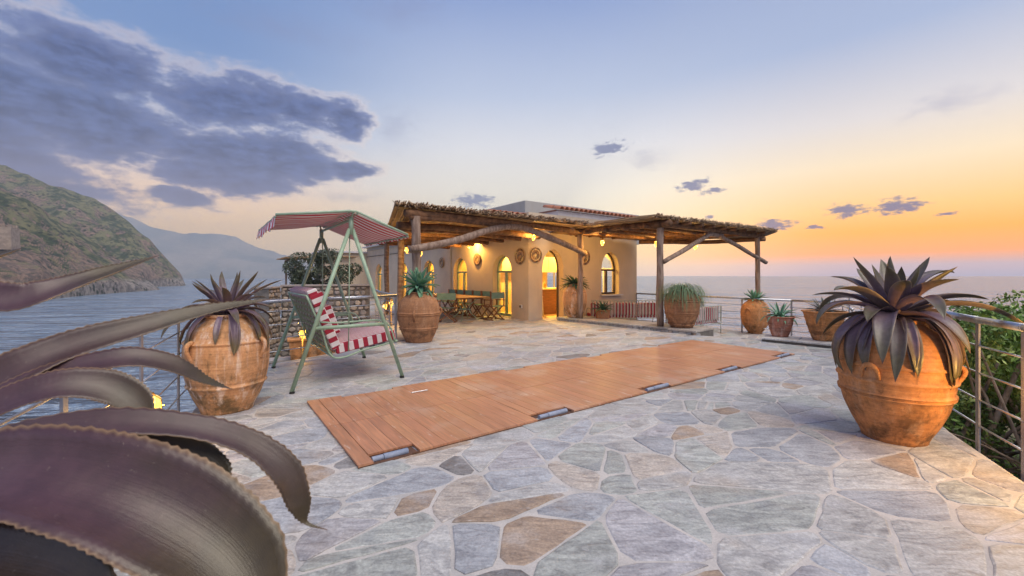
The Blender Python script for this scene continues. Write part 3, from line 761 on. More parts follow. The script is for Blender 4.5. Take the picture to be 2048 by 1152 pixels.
rosette('aloe_plant', 'green aloe with curling leaves in the small red pot', P5+Z*.42, 0, 0,
        agave_specs([(6, .36, .05, 1.3, .6, 1.5), (9, .42, .055, .9, 1.4, 1.4), (10, .38, .055, .5, 1.5, 1.3), (7, .26, .05, .2, 1.0, 1)], 33), 'agave_g', n=10, cat='aloe')
rosette('succulent_plant', 'grey green spiky plant in the wide ochre pot', P6+Z*.58, 0, 0,
        agave_specs([(16, .34, .022, 1.2, .3, 1.3), (22, .36, .022, .8, .5, 1.3), (22, .36, .022, .4, .7, 1.2), (14, .3, .03, .1, .8, 1)], 43), 'rib_grey', n=7, across=3, cat='succulent')
rosette('agave_plant', 'dark green agave in a small pot in front of the striped sofa', Vector((2.78, 12.95, .38)), 0, 0,
        agave_specs([(7, .30, .05, 1.2, .4, 1.3), (10, .36, .055, .75, .6, 1.3), (12, .36, .055, .35, .9, 1.2), (8, .28, .05, 0, .9, 1)], 53), 'agave_d', n=9)
pot('brown pot with a dark agave in front of the striped sofa', Vector((2.78, 12.95, LZ)), .22, .66, 'terra_brown', (.5,), .7)
# drooping grass on jar 3 : one fine tuft
gt = thing('grass_plant', 'shaggy drooping green grass spilling over the double ringed jar', 'ornamental grass', J3+Z*.95)
mb = MB(); mb.uv = []
for i in range(420):
    a = random.uniform(0, 6.28); L_ = random.uniform(.5, .95); e0 = random.uniform(.15, 1.35)
    pth = grow(a, L_, e0, e0+1.45, 1.0, 8, start=random.uniform(0, .12))
    pth = [Vector((p.x, p.y, p.z)) if p.z > -.02 else Vector((p.x*max(1, (.25+min(.17, -p.z*.5))/max(.05, math.hypot(p.x, p.y))), p.y*max(1, (.25+min(.17, -p.z*.5))/max(.05, math.hypot(p.x, p.y))), p.z)) for p in pth]
    l = leaf_mb(pth, [.009]*7+[.002], 0, .001, across=2); o_ = len(mb.v)
    mb.v += l.v; mb.uv += l.uv; mb.f += [tuple(k+o_ for k in f) for f in l.f]
obj('blades', mb, 'grass_leaf', gt, smooth=True, kind='stuff')

# ------------------------------------------------------------------ foreground agave (its leaves cross the left of the picture)
FC = Vector((-1.12, .72, 0))
jar('terracotta_jar', 'terracotta jar under the close purple agave at the camera side', (FC.x, FC.y, 0), .36, .80, 'terra_orange', (.4, .6), [])
fg = thing('agave_plant', 'close up purple agave whose long toothed leaves reach in from beside the camera', 'agave', (FC.x, FC.y, .80))
def fleaf(pts, ws, chan=.45, n=110, thick=.010, roll=0.0, label=None, up=Z):
    w3 = [FC+Z*.86]+[P(*p) for p in pts]
    path = crom(w3, n); path = [p-Vector((FC.x, FC.y, .80)) for p in path]
    xs = np.linspace(0, 1, len(ws)); W_ = [interp(xs, ws, i/(n-1)) for i in range(n)]
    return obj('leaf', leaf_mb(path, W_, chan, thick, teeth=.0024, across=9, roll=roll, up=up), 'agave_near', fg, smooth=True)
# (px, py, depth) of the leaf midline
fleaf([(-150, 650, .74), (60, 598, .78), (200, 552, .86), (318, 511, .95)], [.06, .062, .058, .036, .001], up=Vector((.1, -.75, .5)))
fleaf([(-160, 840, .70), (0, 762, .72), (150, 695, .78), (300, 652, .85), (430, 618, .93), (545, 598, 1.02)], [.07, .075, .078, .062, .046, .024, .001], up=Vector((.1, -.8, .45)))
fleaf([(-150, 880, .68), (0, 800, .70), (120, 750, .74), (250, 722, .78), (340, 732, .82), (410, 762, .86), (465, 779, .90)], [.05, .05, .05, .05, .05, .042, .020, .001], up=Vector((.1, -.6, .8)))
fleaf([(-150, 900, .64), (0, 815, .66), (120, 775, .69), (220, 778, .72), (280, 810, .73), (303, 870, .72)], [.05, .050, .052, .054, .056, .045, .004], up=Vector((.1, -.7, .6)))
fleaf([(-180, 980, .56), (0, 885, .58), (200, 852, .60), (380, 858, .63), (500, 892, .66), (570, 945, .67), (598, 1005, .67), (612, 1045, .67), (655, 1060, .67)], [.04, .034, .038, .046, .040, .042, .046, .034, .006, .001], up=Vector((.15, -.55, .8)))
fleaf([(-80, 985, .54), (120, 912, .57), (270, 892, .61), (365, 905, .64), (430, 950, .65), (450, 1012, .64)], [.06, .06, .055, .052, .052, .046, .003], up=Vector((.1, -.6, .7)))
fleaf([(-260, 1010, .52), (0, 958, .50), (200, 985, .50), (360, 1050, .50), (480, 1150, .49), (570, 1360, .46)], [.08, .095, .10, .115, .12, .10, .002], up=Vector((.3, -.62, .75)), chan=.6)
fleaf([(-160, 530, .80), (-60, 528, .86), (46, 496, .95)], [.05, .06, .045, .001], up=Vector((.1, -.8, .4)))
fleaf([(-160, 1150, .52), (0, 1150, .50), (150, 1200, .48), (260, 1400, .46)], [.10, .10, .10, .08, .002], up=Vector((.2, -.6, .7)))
for sp_ in agave_specs([(7, .55, .11, 1.1, .5, 1.4), (7, .6, .12, .5, 1.1, 1.2), (8, .5, .11, 0, 1.5, .7)], 77):
    a = sp_[0] % 6.283
    if -1.0 < ((a+math.pi) % 6.283)-math.pi < 1.75: continue      # the side towards the view has the leaves above
    obj('leaf', leaf_mb(grow(a, sp_[1], sp_[3], sp_[4], sp_[5], 18, sway=sp_[6]), wprof(18, sp_[2]), .45, .009), 'agave', fg, smooth=True)

# ------------------------------------------------------------------ railings
def railing(label, pts, top=1.04, bars=(.18, .39, .61, .83), base=0.0, posts=None, pmat_='grey_paint', hr=.029, pw=.055, barr=.008, group='terrace railings'):
    t = thing('railing', label, 'railing', (0, 0, 0), 0, group)
    pts = [Vector((p[0], p[1], base)) for p in pts]
    for i in range(len(pts)-1):
        a, b = pts[i], pts[i+1]; d = (b-a).normalized()
        obj('handrail', MB().tube([a+Z*top-d*.01, b+Z*top+d*.01], hr, 12), 'steel', t, smooth=True)
        for z in bars:
            obj('bar', MB().tube([a+Z*z, b+Z*z], barr, 8), 'steel', t, smooth=True)
        n = max(1, round((b-a).length/(posts or 1.15)))
        for k in range(n+(1 if i == len(pts)-2 else 0)):
            p = a.lerp(b, k/n)
            obj('post', MB().box(p+Z*(top/2-.06), (pw, .014, top+.08), (d, Vector((-d.y, d.x, 0)), Z)), pmat_, t, bevel=.002)
    return t
railing('grey steel railing with thin bars beside the huge orange jar and shrubs', [(2.62, .9), (3.08, 1.9), (3.56, 2.93), (3.81, 3.45), (5.0, 5.6), (6.75, 8.45)], posts=1.6)
railing('grey steel railing over the water along the left terrace edge', [(-1.35, .5), (-2.23, 2.1), (-2.75, 3.13), (-3.36, 4.25), (-4.12, 5.75)], posts=1.3)
railing('grey railing running behind the swing', [(-3.98, 6.6), (-3.3, 7.55), (-2.44, 8.85)], top=.99, posts=1.1)
railing('small grey railing beside the steps, leading to the dining area', [(-2.44, 8.85), (-3.3, 10.6), (-4.05, 12.5)], top=.99, posts=.6, group='terrace railings')
sea_rail = railing('dark thin railing along the lower terrace in front of the open sea', [tuple((R0+RD*.05)[:2]), tuple((R0+RD*5.6)[:2]), tuple((R0+RD*7.0+Vector((.2, 0, 0)))[:2]), (7.6, 9.7), (6.85, 8.5)], top=1.025, base=LZ, posts=1.55, hr=.026, pw=.045)
for a, b, n_ in ((Vector((-3.35, 10.8, -.5)), Vector((-4.3, 10.3, -1.2)), 3),):
    pass

# ------------------------------------------------------------------ swing seat
SC = Vector((-2.56, 6.09, 0))
sw = thing('garden_swing', 'green metal garden swing with red and white striped cushions and canopy', 'garden swing', SC, ANG_U)
# local frame: x forward (where the seat looks), y towards the sea side
for ys in (-.86, .86):
    for xs_ in (-.68, .68):
        a = Vector((xs_, ys, .0)); b = Vector((.02*math.copysign(1, xs_), ys, 2.0))
        leg = obj('leg', MB().tube([a+Z*.03, b], .0245, 14), 'green_metal', sw, smooth=True)
        obj('rubber_foot', MB().tube([a+Z*.002, a+Z*.035+Vector((-.01*math.copysign(1, xs_), 0, 0))], .029, 12), 'rubber', leg)
    obj('top_post', MB().tube([(0, ys, 1.93), (0, ys, 2.15)], .03, 14), 'green_metal', sw, smooth=True)
    zb = .76; xb = .68*(1-zb/2.0)
    obj('arm_bar', MB().tube([(-xb, ys, zb), (xb, ys, zb)], .023, 12), 'green_metal', sw, smooth=True)
    obj('hanger_rod', MB().tube([(0.0, ys*.93, 2.05), (.0, ys*.86, .42)], .007, 8), 'green_metal', sw, smooth=True)
obj('crossbar', MB().tube([(0, -.88, 2.12), (0, .88, 2.12)], .018, 12), 'green_metal', sw, smooth=True)
# canopy: two slopes with sagging striped cloth
rid, lft, rgt = 2.21, 2.09, 1.95; xl, xr = -.86, .72; yc = .96
def cz(x, y):
    z = rid+(lft-rid)*(-x/-xl) if x < 0 else rid+(rgt-rid)*(x/xr)
    if x < 0: z = rid-(rid-lft)*(x/xl)
    sag = .035*math.sin(math.pi*abs(x)/(abs(xl) if x < 0 else xr))*(1-(abs(y)/yc)**4)
    return z-sag+.006*math.sin(y*9+x*4)
nx, ny = 24, 28; mb = MB(); g = [[None]*(ny+1) for _ in range(nx+1)]
for lay in (0, 1):
    for i in range(nx+1):
        for j in range(ny+1):
            x = xl+(xr-xl)*i/nx; y = -yc+2*yc*j/ny; mb.v.append((x, y, cz(x, y)-lay*.004))
o2 = (nx+1)*(ny+1)
for i in range(nx):
    for j in range(ny):
        a = i*(ny+1)+j; mb.f.append((a, a+ny+1, a+ny+2, a+1)); mb.f.append((o2+a, o2+a+1, o2+a+ny+2, o2+a+ny+1))
cp = obj('canopy', mb, 'canopy', sw, smooth=True)
for nm, x0, dz_ in (('valance', xl, .13), ('valance', xr, .035)):
    mb = MB(); nn = 40
    for lay in (0, 1):
        for k in range(nn+1):
            y = -yc+2*yc*k/nn; sx_ = -1 if x0 < 0 else 1
            mb.v += [(x0+sx_*.004*lay, y, cz(x0, y)), (x0+sx_*(.004*lay+.02+.012*math.sin(y*14)), y, cz(x0, y)-dz_*(1+.15*math.sin(y*20)))]
    o3 = 2*(nn+1)
    for k in range(nn):
        mb.f += [(2*k, 2*k+1, 2*k+3, 2*k+2), (o3+2*k, o3+2*k+2, o3+2*k+3, o3+2*k+1)]
    obj('valance', mb, 'canopy', sw, smooth=True)
for ys in (-yc, yc):
    obj('canopy_rail', MB().tube([(xl, ys, cz(xl, ys)+.008), (xl*.5, ys, (cz(xl, ys)+rid)/2+.01), (-.04, ys, rid+.006), (.04, ys, rid+.004), (xr*.5, ys, (cz(xr, ys)+rid)/2+.01), (xr, ys, cz(xr, ys)+.008)], .015, 10), 'green_metal', sw, smooth=True)
for x0 in (xl, -.05, .05, xr):
    obj('canopy_rail', MB().tube([(x0, -yc, cz(x0, yc)-.008), (x0, yc, cz(x0, yc)-.008)], .011, 10), 'green_metal', sw, smooth=True)
obj('canopy_strut', MB().tube([(0, -.86, 2.13), (0, -.96, rid-.01)], .012, 8), 'green_metal', sw); obj('canopy_strut', MB().tube([(0, .86, 2.13), (0, .96, rid-.01)], .012, 8), 'green_metal', sw)
# seat assembly
hw = .72
b0 = Vector((-.17, 0, .37)); f0 = Vector((.62, 0, .50)); sdir = (f0-b0).normalized(); snor = Vector((-sdir.z, 0, sdir.x))
t0 = Vector((-.47, 0, 1.12)); bdir = (t0-b0).normalized(); bnor = Vector((bdir.z, 0, -bdir.x))
Yv = Vector((0, 1, 0))
def cushion(o0, d1, L1, nrm, th, w2, y0=0.0, puff=.012, n1=16, n2=22):
    # rounded slab; local mesh coordinates: x along d1, y across, z along normal
    mb = MB(); idx = {}
    def add(x, y, z):
        k = (round(x, 5), round(y, 5), round(z, 5))
        if k not in idx: idx[k] = len(mb.v); mb.v.append((x, y, z))
        return idx[k]
    def quad(f, nA, nB):
        gr = [[add(*f(i/nA, j/nB)) for j in range(nB+1)] for i in range(nA+1)]
        for i in range(nA):
            for j in range(nB): mb.f.append((gr[i][j], gr[i+1][j], gr[i+1][j+1], gr[i][j+1]))
    pf = lambda a, b: puff*(math.sin(math.pi*a)*math.sin(math.pi*b))**.5
    quad(lambda a, b: (a*L1, -w2+2*w2*b, th+pf(a, b)), n1, n2)
    quad(lambda a, b: (a*L1, w2-2*w2*b, 0), n1, n2)
    quad(lambda a, b: (a*L1, -w2, th*b), n1, 3); quad(lambda a, b: (L1-a*L1, w2, th*b), n1, 3)
    quad(lambda a, b: (L1, -w2+2*w2*a, th*b), n2, 3); quad(lambda a, b: (0, w2-2*w2*a, th*b), n2, 3)
    return mb
def place(o, o0, d1, nrm):
    y = nrm.cross(d1); m = Matrix((d1, y, nrm)).transposed().to_4x4(); m.translation = o0; o.matrix_basis = m
def two_mat_cushion(name, o0, d1, L1, nrm, th, w2, par, side='stripe_wide_x', topm='stripe_thin'):
    mb = cushion(o0, d1, L1, nrm, th, w2); me = mb.mesh(name)
    me.materials.append(M[topm]); me.materials.append(M[side]); me.materials.append(M['stripe_front'])
    for p in me.polygons:
        nz = abs(p.normal.z)
        p.material_index = 0 if nz > .6 else (1 if abs(p.normal.y) > .6 else 2)
    me.shade_smooth(); me.set_sharp_from_angle(angle=R(45))
    o = bpy.data.objects.new(name, me); COL.objects.link(o); o.parent = par; place(o, o0, d1, nrm)
    bv = o.modifiers.new('bevel', 'BEVEL'); bv.width = .018; bv.segments = 3; bv.limit_method = 'ANGLE'; bv.angle_limit = R(50)
    return o
M['stripe_front'] = pmat('wide_red_stripes_front', stripes(WHT, RED, 1, .10, .5), rough=.9, bstr=.15)
two_mat_cushion('seat_cushion', b0+sdir*.04+snor*.012, sdir, (f0-b0).length, snor, .13, hw-.02, sw)
two_mat_cushion('back_cushion', b0+bdir*.07+bnor*.012, bdir, (t0-b0).length+.02, bnor, .12, hw-.02, sw)
hb = t0+bdir*.0
two_mat_cushion('head_cushion', t0+bdir*(-.13)+bnor*.02, bdir, .15, bnor, .155, hw, sw)
for y_ in (.42, -.12):
    pl = two_mat_cushion('pillow', b0+bdir*.18+bnor*.15+Yv*y_, (bdir+bnor*.12).normalized(), .40, bnor, .11, .21, sw)
fr = MB(); q0 = b0-bnor*.012
for ys in (-hw, hw):
    y3 = Yv*ys
    fr.tube(crom([t0+bdir*.04-bnor*.01+y3, t0.lerp(b0, .5)-bnor*.01+y3, b0+y3-bnor*.008-snor*.01, b0.lerp(f0, .5)-snor*.015+y3, f0+sdir*.04-snor*.01+y3], 24), .012, 10)
for p in (t0+bdir*.04-bnor*.01, b0-snor*.012-bnor*.01, f0+sdir*.04-snor*.01):
    fr.tube([p-Yv*hw, p+Yv*hw], .011, 10)
obj('seat_frame', fr, 'green_metal', sw, smooth=True)
for ys in (-hw-.02, hw+.02):
    arm = MB(); arm.tube(crom([f0+Yv*ys-snor*.01, Vector((.55, ys, .70)), Vector((.40, ys, .80)), Vector((-.1, ys, .80)), Vector((-.34, ys, .82))], 16), .011, 8)
    obj('arm_rest', arm, 'green_metal', sw, smooth=True)
for k in range(12):   # zig zag springs behind the back and under the seat
    s = MB(); y0 = -hw+.06+k*(2*hw-.12)/11
    pts = []
    for j in range(17):
        t_ = j/16; p = t0.lerp(b0, t_)-bnor*.012+Yv*(y0+.03*(1 if j % 2 else -1)); pts.append(p)
    s.tube(pts, .0045, 5)
    obj('spring', s, 'webbing', sw, smooth=True)
wb = MB()
for j in range(9):
    p = t0.lerp(b0, (j+.5)/9)-bnor*.006; wb.box(p, (.045, 2*hw-.02, .003), (bdir, Yv, bnor))
obj('back_webbing', wb, 'webbing', sw)

# ------------------------------------------------------------------ house
house = thing('house', 'cream plastered seaside house with arched windows and tile edged parapet', 'house', (0, 0, 0))
def arch_pts(w, zs, zt, pointed=.04, n=14):
    # half widths; returns (x, z) from left spring over the top to right spring
    out = []
    for i in range(n+1):
        a = math.pi*(1-i/n); x = math.cos(a)*w/2; z = math.sin(a)
        z = zs+(zt-zs)*(z**(1-pointed)*(1-pointed)+pointed*(1-abs(x)/(w/2)))
        out.append((x, z))
    return out
def wall(org, d, L, h, th, opens, mat, parent, name='wall', z0=0.0):
    """wall from org along d; thickness goes to the left of d (n); opens: (centre, width, z_bottom, z_spring, z_top)"""
    nrm = Vector((-d.y, d.x, 0)); mb = MB()
    def seg(x0, x1, za, zb):
        if x1-x0 < 1e-4 or zb-za < 1e-4: return
        mb.box(org+d*((x0+x1)/2)+nrm*(th/2)+Z*((za+zb)/2), (x1-x0, th, zb-za), (d, nrm, Z))
    x = 0
    for c, w_, zb, zs, zt in sorted(opens):
        seg(x, c-w_/2, z0, h)
        seg(c-w_/2, c+w_/2, z0, zb)
        ap = arch_pts(w_, zs, zt)
        for i in range(len(ap)-1):
            (xa, za), (xb, zb2) = ap[i], ap[i+1]
            q = []
            for off in (0, th):
                for (xx, zz) in ((xa, za), (xb, zb2), (xb, h), (xa, h)): q.append(org+d*(c+xx)+nrm*off+Z*zz)
            mb.add(q, [(0, 1, 2, 3), (7, 6, 5, 4), (0, 4, 5, 1), (3, 2, 6, 7)])
        x = c+w_/2
    seg(x, L, z0, h)
    return obj(name, mb, mat, parent)
TH = .34
A_open = [(1.48, 1.12, .02, 1.55, 2.12), (4.44, 1.12, .02, 1.55, 2.12), (7.4, 1.12, .02, 1.55, 2.12), (10.5, 1.12, .02, 1.55, 2.12), (14.3, 1.2, .02, 1.5, 2.1)]
# long wall runs from K along V ; interior is on the +U side (left normal of V is -U, so use a flipped origin)
LA = 16.6
orgA = K+V*LA
wall(orgA, -V, LA, 3.15, TH, [(LA-c, w_, a, b, t_) for c, w_, a, b, t_ in A_open], 'plaster', house)
obj('cornice', MB().box(K+V*(LA/2)-U*.03+Z*3.19, (LA+.2, .5, .08), (V, U, Z)), 'plaster_white', house)
obj('pipe', MB().tube([K+V*5.2-U*.025+Z*2.62, K+V*LA-U*.025+Z*2.60], .014, 6), 'frame_dark', house)
LC = 5.35
C_open = [(1.03, .92, .0, 1.60, 2.28), (3.83, .96, .72, 1.62, 2.28)]
wall(K-V*.002, U, LC, 3.42, TH, C_open, 'plaster', house, z0=-.35)
# right side wall with a big sea window
cr = K+U*LC+V*TH
wall(cr+V*.002, V, 7.0, 3.42, TH, [(1.5, 1.9, .55, 1.7, 2.3), (4.6, 1.9, .55, 1.7, 2.3)], 'plaster_white', house, z0=-.35)
# interior shells
ra = K+U*TH+V*.5
obj('room_wall', MB().box(K+U*3.2+V*(LA/2+1.5)+Z*1.5, (LA-3, .1, 3.0), (V, U, Z)), 'interior', house)
obj('room_wall', MB().box(K+U*1.9+V*3.0+Z*1.5, (2.6, .1, 3.0), (U, V, Z)), 'interior', house)
obj('room_wall', MB().box(K+U*1.8+V*12.4+Z*1.5, (2.7, .1, 3.0), (U, V, Z)), 'interior', house)
obj('room_wall', MB().box(K+U*2.6+V*5.2+Z*1.5, (5.2, .1, 3.0), (U, V, Z)), 'interior', house)
obj('ceiling', MB().box(K+U*2.9+V*3.9+Z*2.93, (5.4, 7.1, .08), (U, V, Z)), 'interior', house)
obj('ceiling', MB().box(K+U*1.8+V*(LA/2+3.7)+Z*2.93, (3.0, LA-7.4, .08), (U, V, Z)), 'interior', house)
obj('room_floor', MB().box(K+U*2.8+V*(4.0)-Z*.02, (5.3, 7.3, .04), (U, V, Z)), 'interior', house)
obj('room_floor', MB().box(K+U*1.8+V*(LA/2+3.8)-Z*.02, (3.0, LA-7.6, .04), (U, V, Z)), 'interior', house)
# roofs
obj('upper_storey', MB().box(Vector((.5, 16.1, 0))+U*3.45+V*6+Z*3.6, (6.9, 12, 1.4), (U, V, Z)), 'roof_grey', house, bevel=.03)
obj('parapet', MB().box(K+U*3.35+V*.6+Z*3.40, (4.2, 1.2, .36), (U, V, Z)), 'plaster_white', house)
obj('flat_roof', MB().box(K+U*2.7+V*8+Z*3.02, (5.5, 16.4, .10), (U, V, Z)), 'roof_grey', house)
tm = MB()
for k in range(9):
    a = math.pi*k/8
    tm.v += [(0, math.cos(a)*.105, math.sin(a)*.11), (.5, math.cos(a)*.09, math.sin(a)*.095), (0, math.cos(a)*.088, math.sin(a)*.093), (.5, math.cos(a)*.073, math.sin(a)*.08)]
for k in range(8):
    i = k*4; tm.f += [(i, i+1, i+5, i+4), (i+2, i+6, i+7, i+3), (i, i+4, i+6, i+2), (i+1, i+3, i+7, i+5)]
tm.tint = [(.42, .17, .10)]*len(tm.v)
tmeshes = []
for q in range(4):
    k = random.uniform(.75, 1.2); tm.tint = [(.42*k, .17*k, .10*k)]*len(tm.v); me = tm.mesh('tile'); me.materials.append(M['tile']); me.shade_smooth(); tmeshes.append(me)
def tile(p, rz, tilt):
    o = bpy.data.objects.new('tile', random.choice(tmeshes)); COL.objects.link(o); o.parent = house; o.location = p; o.rotation_euler = (random.uniform(-.04, .04), tilt, rz)
for i in range(19):
    p = K+U*(1.30+i*.222)-V*.14+Z*3.60
    tile(p, ANG_U+math.pi/2, -.2); tile(p+V*.40+Z*.085, ANG_U+math.pi/2, -.2)
for i in range(11):
    tile(K+U*(-1.2+i*.222)+V*.15+Z*3.30, ANG_U+math.pi/2, -.15)
obj('tile_bed', MB().box(K+U*3.35+V*.55+Z*3.60, (4.25, .9, .05), (U, V, Z), (.30, .15, .10)), 'tile', house)
# windows
def arched_window(c3, d, w_, zb, zs, zt, mat='frame_green', door=True, gmat='pane'):
    """c3 centre at floor, d along wall"""
    n = Vector((-d.y, d.x, 0)); fr = MB(); ap = arch_pts(w_, zs, zt, n=18)
    Q = lambda x, z, o=0: c3+d*x+n*o+Z*z
    rp = [Q(x*.96, z-.015) for x, z in ap]
    for a, b in zip(rp[:-1], rp[1:]): fr.bar(a, b, .06, .05, up=n)
    for s in (-1, 1): fr.box(Q(s*(w_/2-.03), (zb+zs)/2), (.055, .06, zs-zb), (d, n, Z))
    fr.box(Q(0, zs, 0), (w_, .07, .07), (d, n, Z)); fr.box(Q(0, zb+.04), (w_-.12, .05, .08), (d, n, Z))
    fr.box(Q(0, (zb+zs)/2), (.10, .058, zs-zb-.07), (d, n, Z))
    wo_ = obj('window', fr, mat, house)
    for s in (-1, 1):
        obj('pane', MB().box(Q(s*(w_/4-.005), (zb+zs)/2+.02), (w_/2-.12, .008, zs-zb-.16), (d, n, Z)), gmat, wo_)
    pm = MB(); cc = Q(0, zs+.04); vs = [Q(x*.93, max(z-.04, zs+.04)) for x, z in ap]; vs2 = [p+n*.008 for p in vs]; k = len(vs)
    pm.add(vs+vs2, [tuple(range(k)), tuple(range(2*k-1, k-1, -1))]); obj('pane', pm, gmat, wo_)
    return wo_
for c, w_, a, b, t_ in A_open:
    arched_window(K+V*c+U*.20, V, w_-.02, a, b, t_)
arched_window(K+U*3.83+V*.22, U, .94, .72, 1.62, 2.28, 'frame_dark')
obj('sill', MB().box(K+U*3.83-V*.05+Z*.70, (1.15, .16, .05), (U, V, Z)), 'plaster_white', house)
fw = MB()
for cx_ in (1.5, 4.6):
    for xx in (-.93, -.31, .31, .93): fw.box(cr+V*(cx_+xx)-U*.17+Z*1.15, (.06, .06, 1.2), (U, V, Z))
    fw.box(cr+V*cx_-U*.17+Z*1.68, (.06, 1.9, .07), (U, V, Z)); fw.box(cr+V*cx_-U*.17+Z*.6, (.06, 1.9, .07), (U, V, Z))
obj('side_window_frame', fw, 'frame_white', house)
df = MB()
ap = arch_pts(.90, 1.60, 2.27, n=18)
for (xa, za), (xb, zb2) in zip(ap[:-1], ap[1:]): df.bar(K+U*(1.03+xa)+V*.27+Z*za, K+U*(1.03+xb)+V*.27+Z*zb2, .06, .04, up=V)
df.box(K+U*(1.03+.43)+V*.27+Z*.8, (.04, .06, 1.6), (U, V, Z))
obj('door_frame', df, 'frame_dark', house)
# kitchen behind the doorway
kb = K+V*2.93
cab = MB()
for i in range(6): cab.box(kb+U*(1.0+i*.46)-V*.16+Z*1.86, (.45, .34, .62), (U, V, Z))
obj('wall_cupboard', cab, 'cabinet', house, bevel=.006)
kc = thing('kitchen_counter', 'wooden kitchen counter with a pale top seen through the arched doorway', 'counter', K+U*1.95+V*1.5, ANG_U)
obj('worktop', MB().box((0, 0, .93), (2.2, .7, .05)), 'cabinet', kc, bevel=.005); obj('base', MB().box((0, .03, .45), (2.1, .58, .90)), 'teak', kc)
def bottle(loc, h, r, mat, label):
    o = obj('bottle', MB().lathe([(r, 0), (r, h*.6), (r*.35, h*.75), (r*.35, h)], 12), mat, smooth=True, loc=loc); tag(o, label, 'bottle')
M['bottle_dark'] = pmat('dark_glass', base=(.03, .02, .01), rough=.15); M['bottle_amber'] = pmat('amber_glass', base=(.35, .16, .03), rough=.2)
bottle(K+U*1.05+V*1.4+Z*.956, .32, .045, 'bottle_dark', 'tall dark bottle at the left end of the kitchen counter')
bottle(K+U*1.9+V*1.45+Z*.956, .24, .05, 'bottle_amber', 'amber bottle in the middle of the kitchen counter')
fb = thing('fruit_bowl', 'bowl of orange fruit on the kitchen counter', 'bowl', K+U*1.5+V*1.42+Z*.956)
obj('bowl', MB().lathe([(.06, 0), (.14, .05), (.17, .10), (.155, .10), (.05, .02)], 20, caps=True), 'terra_orange', fb, smooth=True)
M['fruit'] = pmat('orange_fruit', base=(.75, .28, .04), rough=.5)
for k in range(7):
    a = k*1.05; rr = 0 if k == 6 else .085
    obj('orange', MB().lathe([(.001, -.04), (.028, -.028), (.04, 0), (.028, .028), (.001, .04)], 10, (math.cos(a)*rr, math.sin(a)*rr, .12+(.05 if k == 6 else 0))), 'fruit', fb, smooth=True)
st = thing('bar_stool', 'pale legged bar stool with black seat back in the kitchen doorway', 'bar stool', K+U*1.06+V*.85)
for sx_ in (-1, 1):
    for sy_ in (-1, 1): obj('leg', MB().tube([(sx_*.2, sy_*.2, 0), (sx_*.15, sy_*.15, .68)], .012, 8), 'cabinet', st, smooth=True)
obj('seat', MB().box((0, 0, .69), (.36, .36, .03)), 'cabinet', st, bevel=.01)
obj('backrest', MB().box((0, -.17, .86), (.30, .02, .20)), 'rubber', st, bevel=.02)
ft = MB()
for sx_ in (-1, 1): ft.tube([(sx_*.185, -.185, .22), (sx_*.185, .185, .22)], .008, 6); ft.tube([(-.185, sx_*.185, .22), (.185, sx_*.185, .22)], .008, 6)
obj('footrest', ft, 'cabinet', st)
# plates hung on the walls
def plate(c, nrm, r, label):
    o = obj('wall_plate', MB().lathe([(.001, .0), (r*.55, .0), (r*.62, .012), (r, .04), (r*.985, .05), (r*.6, .025), (r*.5, .012), (.001, .012)], 36), 'plate', smooth=True)
    o.location = c; o.rotation_euler = nrm.to_track_quat('Z', 'Y').to_euler(); o.scale = (1, 1, 1)
    tag(o, label, 'wall plate', 'decorative plates hung on the walls')
plate(K+V*6.0-U*.012+Z*1.98, -U, .22, 'painted ceramic plate between the third and second arched windows of the long wall')
plate(K+V*3.05-U*.012+Z*2.02, -U, .23, 'brown painted plate between the two nearest arched windows')
plate(K+V*.40-U*.012+Z*2.03, -U, .26, 'dark painted plate on the long wall just before the corner')
plate(K+U*.26-V*.014+Z*2.07, -V, .24, 'dark painted plate between the wall corner and the kitchen doorway')
plate(K+U*2.45-V*.014+Z*2.05, -V, .26, 'brown painted plate right of the kitchen doorway behind the post')
bx = thing('wall_socket', 'small pale electric box low on the wall near the corner', 'electric box', K+V*.36-U*.03+Z*.42, ANG_U)
obj('cover', MB().box((0, 0, 0), (.05, .12, .12)), 'frame_white', bx, bevel=.008); obj('outlet', MB().box((-.03, 0, 0), (.012, .07, .07)), 'frame_dark', bx)
# far end wing with its small cane canopy
W0 = K+V*LA
fwg = obj('end_wing', MB().box(W0+V*1.5-U*1.2+Z*1.35, (3.0, 2.6, 2.95), (V, U, Z)), 'plaster', house)
obj('cornice', MB().box(W0+V*1.5-U*1.2+Z*2.88, (3.3, 2.9, .10), (V, U, Z)), 'plaster_white', house)
cn_ = thing('cane_canopy', 'small cane sunshade on a thin post at the far end of the house', 'canopy', W0-U*3.6-V*.2)
mb = MB()
for k in range(90):
    y = -.1+k*.04; tt = random.uniform(.6, 1.2)
    mb.tube([V*y+U*random.uniform(-1.1, -.8)+Z*(2.42+random.uniform(0, .06)), V*y+U*random.uniform(2.6, 3.0)+Z*(2.56+random.uniform(0, .06))], .022, 4, tint=(.33*tt, .2*tt, .1*tt))
obj('canes', mb, 'cane', cn_, kind='stuff')
for a_, b_ in ((0, -.5), (0, 3.0)):
    obj('post', MB().tube([U*-.5+V*(b_+.6)-Z*1.2, U*-.5+V*(b_+.6)+Z*2.42], .06, 8), 'log_grey', cn_)
obj('beam', MB().tube([U*-.5-V*.3+Z*2.36, U*-.5+V*3.9+Z*2.36], .06, 8), 'log_brown', cn_)

